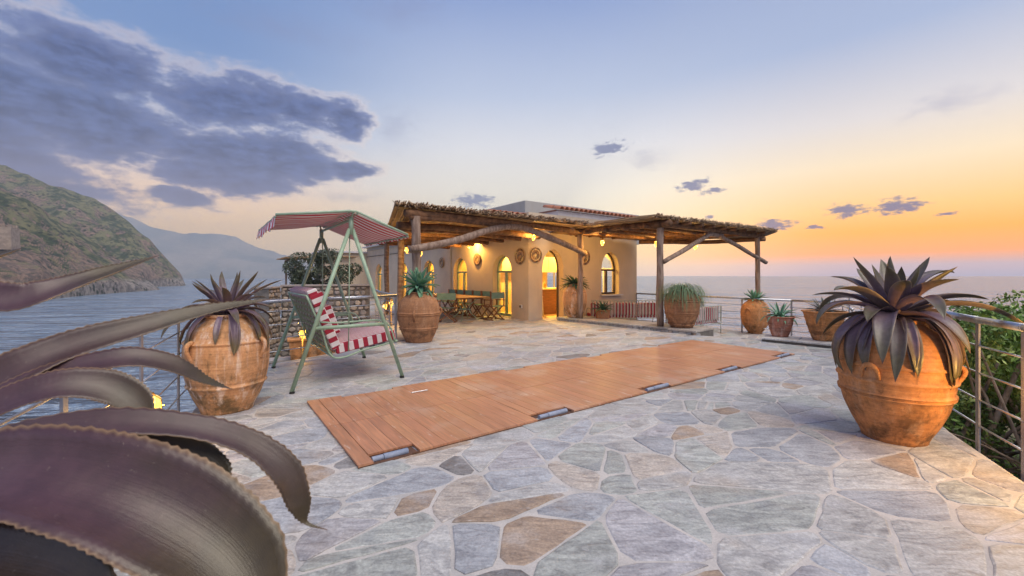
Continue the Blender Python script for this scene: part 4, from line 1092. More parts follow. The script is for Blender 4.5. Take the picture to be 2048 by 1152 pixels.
# ------------------------------------------------------------------ pergola
pg = thing('pergola', 'rustic log pergola roofed with cane thatch in front of the house', 'pergola', (0, 0, 0))
def log(name, pts, r, mat, n=None, seg=10, wob=.018):
    n = n or max(6, int((Vector(pts[-1])-Vector(pts[0])).length/.22))
    p = crom(pts, n); o_ = Vector((random.uniform(0, 50), random.uniform(0, 50), 0))
    p = [q+Vector((mnoise.noise(q*.9+o_), mnoise.noise(q*.9+o_*2), mnoise.noise(q*.9-o_)))*wob for q in p]
    rr = [r*(1+.13*mnoise.noise(Vector((i*.55, o_.x, 0)))) for i in range(n)]
    return obj(name, MB().tube(p, rr, seg, jit=.05), mat, pg, smooth=True)
P0 = Vector((-2.116, 9.3, 0)); P1 = Vector((2.07, 12.86, .1)); P2 = Vector((3.83, 10.93, .1)); P3 = Vector((8.1, 13.9, LZ))
for p, top, r, mt in ((P0, 2.72, .095, 'log_grey'), (P1, 2.68, .085, 'log_grey'), (P2, 2.66, .088, 'log_grey'), (P3, 2.72, .075, 'log_grey'),
                      (Vector((-3.48, 13.2, 0)), 2.66, .10, 'log_dark'), (Vector((-4.52, 15.2, 0)), 2.62, .085, 'log_dark')):
    log('post', [p, Vector((p.x, p.y, top))], r, mt, seg=12, wob=.03)
UP = (P1-P0); UP.z = 0; UP.normalize()
def pz(v, z): return Vector((v.x, v.y, z))
log('beam', [pz(P0-UP*.25, 2.78), pz(P0+UP*2.5, 2.80), pz(P1+UP*.5, 2.74)], .085, 'log_brown')
log('beam', [pz(P0-UP*.15, 2.68), pz(P0+UP*1.5, 2.71), pz(P0+UP*3.2, 2.66)], .06, 'log_brown')
log('beam', [pz(P1-SD*.4, 2.74), pz(P1.lerp(P2, .5), 2.76), pz(P2+SD*.3, 2.76)], .085, 'log_brown')
log('beam', [pz(P2-U*.2, 2.74), pz(P2.lerp(P3, .5), 2.74), pz(P3+U*.35, 2.74)], .075, 'log_brown')
log('beam', [Vector((4.75, 15.75, 2.66)), Vector((7.0, 15.6, 2.66)), Vector((9.0, 15.0, 2.72))], .08, 'log_brown')
log('beam', [Vector((-2.1, 9.35, 2.70)), Vector((-3.4, 12.9, 2.66)), Vector((-4.7, 15.7, 2.62))], .085, 'log_brown')
# crooked curved brace between the first two posts
log('brace', [pz(P0-UP*.18, 1.97)-V*.13, pz(P0+UP*.9, 2.21)-V*.12, pz(P0+UP*1.9, 2.52)-V*.08, pz(P0+UP*2.6, 2.68)-V*.04, pz(P0+UP*3.1, 2.70)-V*.03, pz(P0+UP*3.6, 2.60)-V*.05, pz(P0+UP*4.7, 2.34)-V*.09, pz(P1+UP*.15, 2.08)-V*.1], .085, 'log_grey', n=40)
log('brace', [pz(P2, 1.76)-V*.10+U*.02, pz(P2+U*1.2, 2.2)-V*.08, pz(P2+U*2.5, 2.66)-V*.02], .062, 'log_grey')
log('brace', [pz(P2+U*2.2, 2.62), pz(P2+U*3.1, 2.62)], .07, 'log_grey')
log('brace', [pz(P2+U*2.8, 2.64)-V*.02, pz(P2+U*4.2, 2.27)-V*.06, pz(P2+U*5.75, 1.85)-V*.11], .062, 'log_grey')
# rafters
for k, tt in enumerate(np.linspace(.12, .98, 7)):
    a = Vector((-2.2, 9.3, 0)).lerp(Vector((-4.7, 15.7, 0)), tt)
    L_ = ((K-a).dot(U))-.25
    log('rafter', [pz(a-U*.25, 2.60), pz(a+U*L_*.5, 2.63), pz(a+U*L_, 2.56)], random.uniform(.06, .09), 'log_brown')
for tt in np.linspace(.06, .96, 9):
    a = P2.lerp(P3, tt)
    dd = (K+U*5.2-a).dot(V) if tt > .3 else 3.6*1.0
    log('rafter', [pz(a-V*.3, 2.80), pz(a+V*1.3, 2.78), pz(a+V*(2.9 if tt > .4 else 3.4), 2.74)], random.uniform(.045, .06), 'log_brown')
for tt in np.linspace(.15, .9, 4):
    a = P1.lerp(P2, tt)
    log('rafter', [pz(a-U*.25, 2.70), pz(a+U*1.2, 2.68), pz(a+U*2.6, 2.66)], random.uniform(.05, .07), 'log_brown')
# cane thatch
th = MB()
def quadpt(q, s, t): return q[0].lerp(q[1], s).lerp(q[3].lerp(q[2], s), t)
def canes(q, n, layers, z0, jitter=.10, rise=.05):
    for i in range(n):
        for l in range(layers):
            s = (i+random.random())/n; ta = 0.0 if l < 2 else random.uniform(0, .6); tb = min(1, ta+random.uniform(.3, .6)) if l >= 1 else 1.0
            a = quadpt(q, s, ta); b = quadpt(q, min(1, max(0, s+random.uniform(-.02, .02))), tb)
            dd = (b-a).normalized(); a = a-dd*random.uniform(-.05, jitter)
            za = a.z+z0+l*.022+random.uniform(0, .03)+(random.uniform(-.02, rise) if ta == 0 else 0); zb = b.z+z0+l*.02+random.uniform(0, .03)
            k = random.uniform(.55, 1.4); c = random.choice(((.44, .29, .16), (.34, .21, .11), (.50, .37, .24), (.30, .20, .13)))
            th.tube([Vector((a.x, a.y, za)), Vector((b.x, b.y, zb))], [random.uniform(.011, .019), .012], 4, caps=True, tint=tuple(x*k for x in c))
def v3(x, y, z): return Vector((x, y, z))
Q1 = [v3(-2.5, 9.0, 2.90), v3(2.15, 12.15, 2.86), v3(.60, 13.6, 2.86), v3(-4.75, 15.7, 2.74)]
Q1b = [v3(-4.75, 15.7, 2.74), v3(.60, 13.6, 2.86), v3(.45, 13.8, 2.84), v3(-2.7, 17.6, 2.80)]
Q2 = [v3(3.52, 10.42, 2.86), v3(8.62, 13.75, 2.84), v3(8.95, 15.2, 2.78), v3(4.8, 16.2, 2.78)]
Q2b = [v3(2.1, 12.1, 2.85), v3(3.52, 10.42, 2.86), v3(4.8, 16.2, 2.78), v3(1.2, 13.9, 2.82)]
canes(Q1, 330, 4, 0.0, .20, .07); canes(Q1b, 90, 2, 0.0)
canes(Q2, 330, 4, 0.0, .10, .04); canes(Q2b, 160, 3, 0.0, .03, .0)
# side canes along the inner edge and the left end, laid crosswise
for q0_, q1_, n in ((v3(2.1, 12.1, 2.84), v3(3.5, 10.4, 2.84), 60), (v3(-2.5, 9.0, 2.86), v3(-4.75, 15.7, 2.72), 40)):
    for i in range(n):
        s = random.uniform(0, .5); e = min(1, s+random.uniform(.4, .9)); o_ = U*random.uniform(-.06, .3)
        a = q0_.lerp(q1_, s)+o_; b = q0_.lerp(q1_, e)+o_; k = random.uniform(.7, 1.4)
        th.tube([a+Z*random.uniform(-.02, .08), b+Z*random.uniform(-.02, .08)], .014, 4, tint=(.38*k, .25*k, .13*k))
# ragged stubs standing up along the front edge
for q, n in ((Q1, 300), (Q2, 220)):
    for i in range(n):
        p = quadpt(q, random.random(), random.uniform(-.01, .03)); d_ = (Z*random.uniform(.3, 1)-V*random.uniform(-.4, 1)+U*random.uniform(-1, 1)).normalized(); k = random.uniform(.6, 1.6)
        th.tube([p+Z*.04, p+Z*.06+d_*random.uniform(.03, .09)], [.011, .006], 4, tint=(.42*k, .31*k, .20*k))
obj('thatch', th, 'cane', pg, kind='stuff')
# woven mat directly below the canes
mt = MB()
for q, n in ((Q1, 60), (Q1b, 20), (Q2, 60), (Q2b, 26)):
    for i in range(n):
        s0 = i/n; s1 = (i+.97)/n; k = random.uniform(.6, 1.3); zz = -.012+random.uniform(-.008, .0)
        pts = [quadpt(q, s0, 0), quadpt(q, s1, 0), quadpt(q, s1, 1), quadpt(q, s0, 1)]
        mt.add([p+Z*zz for p in pts]+[p+Z*(zz+.010) for p in pts], [(0, 3, 2, 1), (4, 5, 6, 7), (0, 1, 5, 4), (1, 2, 6, 5), (2, 3, 7, 6), (3, 0, 4, 7)], (.40*k, .24*k, .10*k))
obj('cane_mat', mt, 'cane', pg, kind='stuff')

# ------------------------------------------------------------------ lamps
LK = 4.0
def point(parent, loc, W, r=.03, col=(1, .54, .13)):
    l = bpy.data.lights.new('bulb', 'POINT'); l.energy = W*LK; l.shadow_soft_size = r; l.color = col
    o = bpy.data.objects.new('bulb', l); COL.objects.link(o); o.parent = parent; o.location = loc; return o
def lantern(label, loc, W=17, drop=.25):
    t = thing('lantern', label, 'lantern', loc, 0, 'lit caged lanterns')
    obj('glass', MB().lathe([(.02, .075), (.045, .05), (.052, 0), (.045, -.05), (.02, -.08)], 16), 'lamp_glass', t, smooth=True)
    obj('cap', MB().lathe([(.055, .06), (.06, .075), (.035, .10), (.02, .14)], 14), 'brass', t, smooth=True)
    cg = MB()
    for k in range(6):
        a = k*math.pi/3; cg.tube([(math.cos(a)*.055, math.sin(a)*.055, .06), (math.cos(a)*.062, math.sin(a)*.062, 0), (math.cos(a)*.05, math.sin(a)*.05, -.06), (math.cos(a)*.01, math.sin(a)*.01, -.10)], .003, 4)
    obj('cage', cg, 'brass', t)
    if drop: obj('cord', MB().tube([(0, 0, .13), (0, 0, .13+drop)], .004, 5), 'rubber', t)
    point(t, (0, 0, 0), W); return t
def at(px, py, Y): return P(px, py, Y)
lantern('lit lantern hanging at the far left end of the curved beam', at(813, 500, 12.4), 7)
lantern('lit lantern hanging just right of the first pergola post', at(841, 506, 11.4), 7)
lantern('lit lantern under the thatch left of the plate', at(879, 489, 11.9), 12)
lantern('lit lantern hanging before the long wall at the second arched window', at(938, 491, 15.6), 34)
lantern('lit lantern hanging under the curved beam next to the kitchen doorway', at(1067, 475, 12.0))
lantern('lit lantern hanging before the kitchen wall left of its window', at(1205, 485, 12.8), 26)
lantern('lit lantern hanging beside the second tall post', at(1312, 487, 13.4))
lantern('lit lantern hanging under the slanting brace against the sunset', at(1391, 493, 12.3), 8)
lantern('bright lit lantern on a stake behind the swing', P(605, 667, 7.55), 3.5, 0)
lantern('lit lantern low behind the steps railing, left one', P(770, 612, 11.2), 6, 0)
lantern('lit lantern low behind the steps railing, right one', P(782, 606, 11.8), 6, 0)
for i, (px, py, Y) in enumerate(((605, 667, 7.55), (770, 612, 11.2), (782, 606, 11.8))):
    p = P(px, py, Y)
    s = obj('lantern_stake', MB().tube([Vector((p.x, p.y, -1.2)), p-Z*.09], .018, 8), 'brass', smooth=True)
    tag(s, ('thin stake holding the bright lantern behind the swing', 'thin stake under the left lantern by the steps', 'thin stake under the right lantern by the steps')[i], 'stake')
def bulkhead(label, loc, rz, W):
    t = thing('bulkhead_lamp', label, 'bulkhead lamp', loc, rz, 'oval caged lamps on the railings')
    ov = [(math.cos(2*math.pi*k/24), math.sin(2*math.pi*k/24)) for k in range(24)]
    sh = lambda c, s: math.copysign(abs(c)**.6, c)*s
    mb = MB(); rows = [(1.0, 0), (1.0, .03), (.8, .055), (.4, .065)]
    for k_, dz_ in rows:
        for c, s in ov: mb.v.append((sh(c, .055)*k_, dz_, sh(s, .09)*k_))
    for i in range(3):
        for k in range(24): mb.f.append((i*24+k, i*24+(k+1) % 24, (i+1)*24+(k+1) % 24, (i+1)*24+k))
    mb.f.append(tuple(72+k for k in range(24)))
    obj('glass', mb, 'lamp_glass', t, smooth=True)
    fm = MB(); pts = [(sh(c, .066), .0, sh(s, .10)) for c, s in ov]; fm.tube(pts+[pts[0]], .010, 6)
    fm.tube([(-.06, .02, 0), (-.05, .07, 0), (.05, .07, 0), (.06, .02, 0)], .004, 5); fm.tube([(0, .02, -.095), (0, .07, -.06), (0, .07, .06), (0, .02, .095)], .004, 5)
    fm.box((0, -.015, 0), (.14, .02, .20))
    obj('cage', fm, 'brass', t); point(t, (0, .04, 0), W, .02); return t
bulkhead('oval caged yellow lamp on a left railing post above the water', Vector((-2.66, 3.10, .43)), ANG_U-1.9, 4)
bulkhead('oval caged lamp on the right railing post just outside the picture', Vector((3.46, 2.70, .66)), 1.2, 13)
# lights inside the house
def room_lamp(label, p, W):
    t = thing('ceiling_lamp', label, 'ceiling lamp', p, 0, 'lamps inside the house')
    obj('shade', MB().lathe([(.02, .12), (.10, .05), (.12, 0), (.10, -.04), (.02, -.06)], 18), 'lamp_glass', t, smooth=True); obj('rod', MB().tube([(0, 0, .1), (0, 0, .35)], .006, 6), 'brass', t)
    point(t, (0, 0, -.02), W, .05, (1, .60, .15))
room_lamp('lit ceiling lamp inside the kitchen', K+U*1.5+V*1.8+Z*2.5, 160)
room_lamp('lit ceiling lamp behind the nearest long wall window', K+U*1.7+V*4.3+Z*2.5, 95)
room_lamp('lit ceiling lamp behind the third arched window', K+U*1.7+V*8.0+Z*2.5, 95)
room_lamp('lit ceiling lamp behind the fourth arched window', K+U*1.7+V*11.0+Z*2.5, 95)
room_lamp('lit ceiling lamp behind the farthest arched door', K+U*1.7+V*14.4+Z*2.5, 95)
room_lamp('lit ceiling lamp in the room with the sea window', K+U*4.0+V*2.2+Z*2.5, 90)

# ------------------------------------------------------------------ dining set
TB = Vector((-1.62, 12.62, 0)); TL, TW = 3.3, 1.15
tab = thing('dining_table', 'long honey wood dining table on curved pale green metal legs', 'dining table', TB+V*TL/2+U*TW/2, math.atan2(V.y, V.x))
for i in range(9):
    obj('plank', MB().box((0, -TW/2+(i+.5)*TW/9, .735), (TL, TW/9-.006, .03)), 'table', tab, bevel=.003)
obj('apron', MB().box((0, 0, .70), (TL-.3, TW-.3, .035)), 'teak', tab)
for cx_ in (-1.05, 1.05):
    for a in (45, 135, 225, 315):
        c, s = math.cos(R(a)), math.sin(R(a))
        pts = [(cx_+c*.42, s*.42, .68), (cx_+c*.16, s*.16, .46), (cx_+c*.20, s*.20, .24), (cx_+c*.50, s*.46, .0)]
        obj('leg', MB().tube(crom(pts, 14), .013, 8), 'green_metal', tab, smooth=True)
    obj('leg_ring', MB().tube([(cx_+math.cos(k*math.pi/8)*.19, math.sin(k*math.pi/8)*.19, .34) for k in range(17)], .009, 6, caps=False), 'green_metal', tab)
def director_chair():
    t = thing('director_chair', '', 'chair')
    for s in (-1, 1):
        obj('arm_rest', MB().box((0, s*.27, .64), (.42, .045, .022)), 'teak', t, bevel=.004)
        obj('post', MB().box((-.17, s*.27, .665), (.03, .028, .45)), 'teak', t)
        obj('post', MB().box((.16, s*.27, .54), (.03, .028, .20)), 'teak', t)
        obj('side_rail', MB().box((0, s*.27, .445), (.42, .035, .035)), 'teak', t)
        obj('foot_rail', MB().box((0, s*.25, .02), (.44, .035, .035)), 'teak', t)
        obj('leg', MB().bar((.15*s, -.25, .03), (.15*s, .27, .44), .028, .035, up=(1, 0, 0)), 'teak', t)
        obj('leg', MB().bar((.11*s, .25, .03), (.11*s, -.27, .44), .028, .035, up=(1, 0, 0)), 'teak', t)
    sm = MB()
    for j in range(9):
        y = -.26+.52*j/8; z = .455-.025*math.sin(math.pi*j/8); sm.v += [(-.19, y, z), (.19, y, z), (-.19, y, z-.006), (.19, y, z-.006)]
    for j in range(8):
        i = j*4; sm.f += [(i, i+1, i+5, i+4), (i+2, i+6, i+7, i+3), (i, i+4, i+6, i+2), (i+1, i+3, i+7, i+5)]
    obj('seat', sm, 'canvas_green', t)
    bm = MB()
    for j in range(9):
        y = -.285+.57*j/8; x = -.185-.02*math.sin(math.pi*j/8); bm.v += [(x, y, .69), (x, y, .885), (x-.008, y, .69), (x-.008, y, .885)]
    for j in range(8):
        i = j*4; bm.f += [(i, i+1, i+5, i+4), (i+2, i+6, i+7, i+3), (i, i+4, i+6, i+2), (i+1, i+3, i+7, i+5)]
    obj('backrest', bm, 'canvas_green', t)
    return t
ch0 = director_chair()
va = math.atan2(V.y, V.x); ua = ANG_U
cpos = [(TB+V*2.55-U*.26, ua, 'green canvas director chair at the table front, half hidden by the brown jar'),
        (TB+V*1.55-U*.30, ua, 'second green canvas director chair at the front side, right of the one by the jar'),
        (TB+V*.35-U*.16, ua+.9, 'wood framed director chair turned at the near corner of the dining table'),
        (TB+V*.05+U*(TW+.18), ua+math.pi-1.4, 'green canvas director chair at the right end of the table near the wall'),
        (TB+V*.85+U*(TW+.22), ua+math.pi, 'green director chair behind the table, nearest to the right end'),
        (TB+V*1.45+U*(TW+.22), ua+math.pi, 'green director chair behind the table, second from the right end'),
        (TB+V*2.05+U*(TW+.22), ua+math.pi, 'green director chair behind the table, in the middle of the row'),
        (TB+V*2.65+U*(TW+.22), ua+math.pi, 'green director chair behind the table, before the second arched window'),
        (TB+V*3.25+U*(TW+.20), ua+math.pi, 'green director chair behind the table, farthest to the left')]
for i, (p, a, lb) in enumerate(cpos):
    if i == 0: ch0.location = p; ch0.rotation_euler = (0, 0, a); ch0['label'] = lb; ch0['group'] = 'director chairs around the dining table'
    else: dup(ch0, p, a, lb, 'director chairs around the dining table')

# ------------------------------------------------------------------ striped metal sofas on the lower terrace
M['stripe_sofa'] = pmat('sofa_stripes', stripes((.66, .56, .54), (.34, .03, .05), 0, .105, .5), rough=.9, bstr=.1)
M['sofa_metal'] = pmat('sofa_metal', two((.40, .42, .36), (.30, .33, .28), 14), rough=.5, metal=.2)
def sofa(label, p0, p1, h=.82, depth=.75, flip=1):
    d = (p1-p0); L_ = d.length; rz = math.atan2(d.y, d.x)
    t = thing('sofa', label, 'sofa', p0, rz)           # local x along the back, y away from the camera, back on y=0
    n = max(2, round(L_/.75)); w_ = L_/n
    for i in range(n):
        obj('seat_cushion', MB().box((w_*(i+.5), depth/2+.05, .37), (w_-.015, depth-.1, .12)), 'stripe_sofa', t, bevel=.03)
        obj('back_cushion', MB().box((w_*(i+.5), .13, .60), (w_-.02, .13, .42)), 'stripe_sofa', t, bevel=.045)
    for y in (.0, depth):
        for x in np.linspace(.02, L_-.02, n+1): obj('leg', MB().tube([(x, y, 0), (x, y, .31)], .011, 6), 'sofa_metal', t, smooth=True)
    fr = MB(); fr.tube([(0, 0, .30), (L_, 0, .30), (L_, depth, .30), (0, depth, .30), (0, 0, .30)], .012, 6); fr.tube([(0, 0, .30), (0, 0, h), (L_, 0, h), (L_, 0, .30)], .013, 6)
    for x in (0, L_): fr.tube([(x, 0, .62), (x, depth*.8, .60), (x, depth, .52), (x, depth, .30)], .011, 6)
    fr.tube([(0, 0, .1), (L_, 0, .1)], .006, 6)
    obj('frame', fr, 'sofa_metal', t)
    m = int(L_/.115)
    for i in range(m):
        x = (i+.5)*L_/m; obj('slat', MB().box((x, -.012, (h+.36)/2), (.030, .010, h-.38)), 'sofa_metal', t)
    return t
sofa('long red striped sofa with pale slatted back before the kitchen wall window', Vector((2.62, 13.95, LZ)), Vector((4.95, 14.0, LZ)), .88)
sofa('short red striped sofa with pale slatted back right of the double ringed jar', Vector((4.95, 11.66, LZ)), Vector((6.22, 12.55, LZ)), .82)
sofa('far red striped sofa partly seen between the jar and the sea railing', Vector((5.6, 13.4, LZ)), Vector((6.3, 13.9, LZ)), .86)

# ------------------------------------------------------------------ lower garden behind the swing
GZ = -1.15
garden = obj('garden_ground', MB().prism([(-4.15, 5.4), (-3.9, 6.72), (-2.55, 8.72), (-5.6, 15.1), (-12.0, 24.0), (-11.4, 19), (-7.7, 12.9), (-6.2, 9.3), (-4.65, 6.35), (-4.15, 5.8)], -3, GZ), 'ground', kind='structure')
lawn = obj('lawn', MB().prism([(-4.2, 6.0), (-3.9, 6.9), (-3.3, 7.8), (-5.4, 10.5), (-6.0, 9.3), (-4.7, 6.9)], GZ, GZ+.02), 'lawn', kind='structure')
gb = MB()
for i in range(5000):
    a, b = random.random(), random.random(); p = Vector((-4.2, 6.2, 0)).lerp(Vector((-3.5, 7.8, 0)), a).lerp(Vector((-5.7, 8.9, 0)).lerp(Vector((-5.5, 10.2, 0)), a), b)
    d_ = Vector((random.uniform(-.03, .03), random.uniform(-.03, .03), random.uniform(.04, .10))); s_ = Vector((.006, random.uniform(-.006, .006), 0)); q = Vector((p.x, p.y, GZ+.018))
    gb.add([q-s_, q+s_, q+d_], [(0, 1, 2)])
obj('grass', gb, 'grass_blade', lawn, kind='stuff')
# stone masonry
def blob_stone(name_mb, w_, h_, dp, tint):
    mb = MB(); nn = 9
    rr = [random.uniform(.80, 1.12) for _ in range(nn)]
    ring_ = [(math.cos(2*math.pi*k/nn)*rr[k], math.sin(2*math.pi*k/nn)*rr[k]) for k in range(nn)]
    sq = lambda c: math.copysign(abs(c)**.88, c)
    for kk, dy_ in ((1.0, 0), (.96, -dp*.6), (.72, -dp)):
        for c, s in ring_: mb.v.append((sq(c)*w_/2*kk, dy_, sq(s)*h_/2*kk))
    for i in range(2):
        for k in range(nn): mb.f.append((i*nn+k, i*nn+(k+1) % nn, (i+1)*nn+(k+1) % nn, (i+1)*nn+k))
    mb.f.append(tuple(2*nn+k for k in range(nn))); mb.tint = [tint]*len(mb.v); return mb
def stone_wall(label, p0, p1, z0, z1, size=(.17, .13), cap=True, th_=.4, name='stone_wall', maxn=140):
    d = Vector((p1[0]-p0[0], p1[1]-p0[1], 0)); L_ = d.length; d.normalize(); n = Vector((d.y, -d.x, 0)); rz = math.atan2(d.y, d.x)
    t = thing(name, label, 'stone wall', (p0[0], p0[1], 0), rz)
    obj('core', MB().box((L_/2, th_/2, (z0+z1)/2), (L_, th_, z1-z0)), 'wallmortar', t)
    if cap: obj('coping', MB().box((L_/2, th_/2-.03, z1+.025), (L_+.05, th_+.08, .05)), 'rock_cap', t)
    rows = []; z = z1-.02
    while z > z0:
        h_ = size[1]*random.uniform(.75, 1.3); x = random.uniform(-.05, .05)
        while x < L_-.05:
            w_ = size[0]*random.uniform(.7, 1.4); rows.append((x+w_/2, z-h_/2+random.uniform(-.02, .02), w_, h_*random.uniform(.8, 1.15))); x += w_+.012
        z -= h_+.01
    rest = MB(); rest.tint = []
    for i, (x, z, w_, h_) in enumerate(rows):
        if x+w_/2 > L_+.05: continue
        k = random.uniform(.7, 1.25); tint = random.choice(((.34, .30, .27), (.28, .26, .25), (.38, .32, .26), (.24, .22, .22))); tint = tuple(c*k for c in tint)
        mb = blob_stone(None, w_, h_, random.uniform(.03, .06), tint)
        if i < maxn: obj('stone', mb, 'rock', t, loc=(x, 0, z), smooth=False)
        else: rest.add([(v[0]+x, v[1], v[2]+z) for v in mb.v], mb.f, tint)
    if rest.v: obj('stonework', rest, 'rock', t, kind='stuff')
    return t
M['rock_cap'] = pmat('coping_mortar', two((.36, .32, .30), (.28, .26, .25), 4), rough=.95, bstr=.4)
stone_wall('grey rubble garden wall left of the house, its face towards the swing', (-7.05, 12.9), (-4.62, 13.7), GZ, 1.08, maxn=290)
stone_wall('grey rubble garden wall by the sea seen left of the swing', (-6.97, 12.1), (-7.06, 12.85), GZ, 1.04, maxn=60)
stone_wall('low dry stone retaining wall with pale coping below the swing railing', (-5.9, 9.2), (-3.75, 10.4), GZ, -.55, maxn=60)
stone_wall('stone retaining wall under the terrace edge beside the steps', (-3.7, 11.0), (-2.62, 8.95), GZ, -.02, maxn=60)
# masonry under the terrace rim behind the swing
# planter with plant
pl = thing('garden_planter', 'long terracotta planter box on the low wall behind the swing', 'planter', (-4.6, 9.95, -.5), .5)
obj('box', MB().box((0, 0, .22), (1.1, .45, .44), taper=1.08), 'terra_orange', pl, bevel=.012); obj('rim', MB().box((0, 0, .445), (1.24, .54, .05)), 'terra_orange', pl, bevel=.01)
rosette('agave_plant', 'dark green plants growing in the terracotta planter behind the swing', (-4.75, 9.9, -.04), 0, 0, agave_specs([(10, .35, .05, 1.1, .5, 1.3), (12, .36, .05, .6, .9, 1.2)], 63), 'agave_d', n=8)
rosette('agave_plant', 'small green plant at the foot of the garden wall near the steps', (-4.3, 12.9, -.25), 0, 0, agave_specs([(10, .4, .05, 1.1, .5, 1.3), (12, .42, .05, .6, .9, 1.2)], 64), 'agave_d', n=8)

# ------------------------------------------------------------------ foliage
def foliage(centers, n, size, tints, seed=1, flat=.6):
    rr = np.random.RandomState(seed); mb = MB(); mb.tint = []
    per = max(1, n//len(centers))
    for (cx_, cy_, cz_, rx, ry, rz_) in centers:
        base = tints[rr.randint(len(tints))]
        for _ in range(per):
            d = rr.normal(size=3); d /= np.linalg.norm(d); r_ = rr.uniform(.45, 1.0)**.6
            p = Vector((cx_+d[0]*rx*r_, cy_+d[1]*ry*r_, cz_+d[2]*rz_*r_))
            a = Vector(rr.normal(size=3)).normalized(); b = a.cross(Vector(rr.normal(size=3))).normalized()
            s = size*rr.uniform(.6, 1.3); k = rr.uniform(.6, 1.45); t = base if rr.rand() > .2 else tints[rr.randint(len(tints))]
            mb.add([p-a*s, p+b*s*.38, p+a*s, p-b*s*.38], [(0, 1, 2, 3)], (t[0]*k, t[1]*k, t[2]*k))
    return mb
def bush(name, label, cat, base, trunks, centers, n, size, tints, seed, group=None):
    t = thing(name, label, cat, base, 0, group); rr = random.Random(seed)
    tr = MB()
    for i in range(trunks):
        c = centers[rr.randrange(len(centers))]
        p0 = Vector((rr.uniform(-.25, .25), rr.uniform(-.25, .25), 0)); p3 = Vector(c[:3]); m1 = p0.lerp(p3, .4)+Vector((rr.uniform(-.25, .25), rr.uniform(-.25, .25), .1))
        r0 = rr.uniform(.022, .05)
        pts = crom([p0, m1, p3], 10); tr.tube(pts, [r0*(1-.07*k) for k in range(10)], 7)
        for q in range(3):
            a = pts[4+q]; e = a+Vector((rr.uniform(-.6, .6), rr.uniform(-.6, .6), rr.uniform(.1, .6))); tr.tube(crom([a, a.lerp(e, .5)+Vector((rr.uniform(-.08, .08), 0, .05)), e], 6), [r0*.45*(1-.13*k) for k in range(6)], 5)
    obj('trunk', tr, 'bark', t, smooth=True); obj('crown', foliage(centers, n, size, tints, seed), 'bush', t)
    return t
gt_ = [(.17, .29, .05), (.12, .22, .045), (.27, .35, .09), (.08, .14, .035)]
rr_ = random.Random(4)
right_slope = [(2.9, .0), (3.6, 1.9), (4.15, 3.3), (7.0, 8.2), (8.8, 10.5), (12, 13), (16, 8), (14, -2), (4, -3)]
obj('right_slope_ground', MB().prism(right_slope, -4, -1.5), 'ground', kind='structure')
bushes = [(5.0, 3.6, 1.5), (5.6, 5.0, 1.45), (5.2, 2.6, 1.25), (6.6, 6.2, 1.1), (7.6, 4.4, 1.15), (7.2, 7.4, .7), (8.6, 6.4, 1.1), (4.6, 1.6, .7), (6.4, 2.6, 1.0), (4.75, 4.5, 1.3), (5.9, 3.9, 1.4), (6.6, 5.1, 1.3)]
lbs = ['tall leafy green shrub right behind the right railing post', 'green shrub behind the huge orange jar', 'leafy shrub at the right edge beside the near railing', 'green shrub farther down the slope toward the sea', 'broad shrub on the slope at the right edge of the view',
       'low shrub where the railing turns to the sea', 'pale green shrub farthest down the slope', 'small shrub below the near end of the railing', 'shrub on the slope outside the right railing', 'shrub pressed against the right railing beyond its visible post', 'rounded shrub rising highest above the right handrail', 'green shrub between the tall one and the sea']
for i, (x, y, top) in enumerate(bushes):
    cs = []
    for k in range(18):
        a = rr_.uniform(0, 6.28); r_ = rr_.uniform(0, .8); z = rr_.uniform(.7, 1.0)+(.5+top-.28)*rr_.random()**.7
        cs.append((math.cos(a)*r_, math.sin(a)*r_, z, rr_.uniform(.2, .38), rr_.uniform(.2, .38), rr_.uniform(.14, .26)))
    bush('shrub', lbs[i], 'shrub', (x, y, -1.5), 11, cs, 7500, .034, gt_, 100+i, 'shrubs outside the right railing')
# undergrowth on the slope
obj('undergrowth', foliage([(rr_.uniform(4.4, 9.5), rr_.uniform(.5, 8), -1.35, .6, .6, .25) for _ in range(40)], 12000, .035, gt_, 55), 'bush', kind='stuff')
# olive like tree beyond the garden wall
cs = [(rr_.uniform(-1.25, 1.3), rr_.uniform(-.8, .8), rr_.uniform(2.2, 3.5), rr_.uniform(.25, .5), rr_.uniform(.3, .5), rr_.uniform(.16, .32)) for _ in range(26)]
cs = [c for c in cs if c[2] < 3.7-abs(c[0])*.55]
bush('olive_tree', 'small dark olive tree beyond the rubble garden wall', 'tree', (-7.15, 16.0, -1.3), 9, cs, 9000, .055, [(.07, .09, .05), (.05, .07, .04), (.10, .12, .08)], 200)
obj('tree_ground', MB().prism([(-7.8, 13.0), (-11.5, 19.5), (-15, 28), (-3, 40), (8, 34), (2, 15)], -3, GZ-.05), 'ground', kind='structure')

# ------------------------------------------------------------------ rock under the terrace, sea, hills
SEA = -11.0
rk = MB()
ringpts = [(-.6, -3), (3.5, -3), (14, -2), (16, 8), (12, 13.5), (9.2, 14.5), (6, 30), (-4, 42), (-15, 28), (-11.6, 19), (-7.75, 12.95), (-4.75, 6.3), (-4.0, 5.6), (-2.55, 2.8), (-1.0, .0)]
n = len(ringpts); cx0, cy0 = 1.5, 12
for lv, (z, k) in enumerate(((-2.0, .995), (-4.5, 1.0), (-8, 1.01), (-13, 1.03))):
    for (x, y) in ringpts: rk.v.append((cx0+(x-cx0)*k+random.uniform(-.1, .1)*lv, cy0+(y-cy0)*k+random.uniform(-.1, .1)*lv, z+random.uniform(-.3, .3)*(lv > 0)))
for lv in range(3):
    for k in range(n): rk.f.append((lv*n+k, lv*n+(k+1) % n, (lv+1)*n+(k+1) % n, (lv+1)*n+k))
obj('cliff_rock', rk, 'ground', kind='structure')
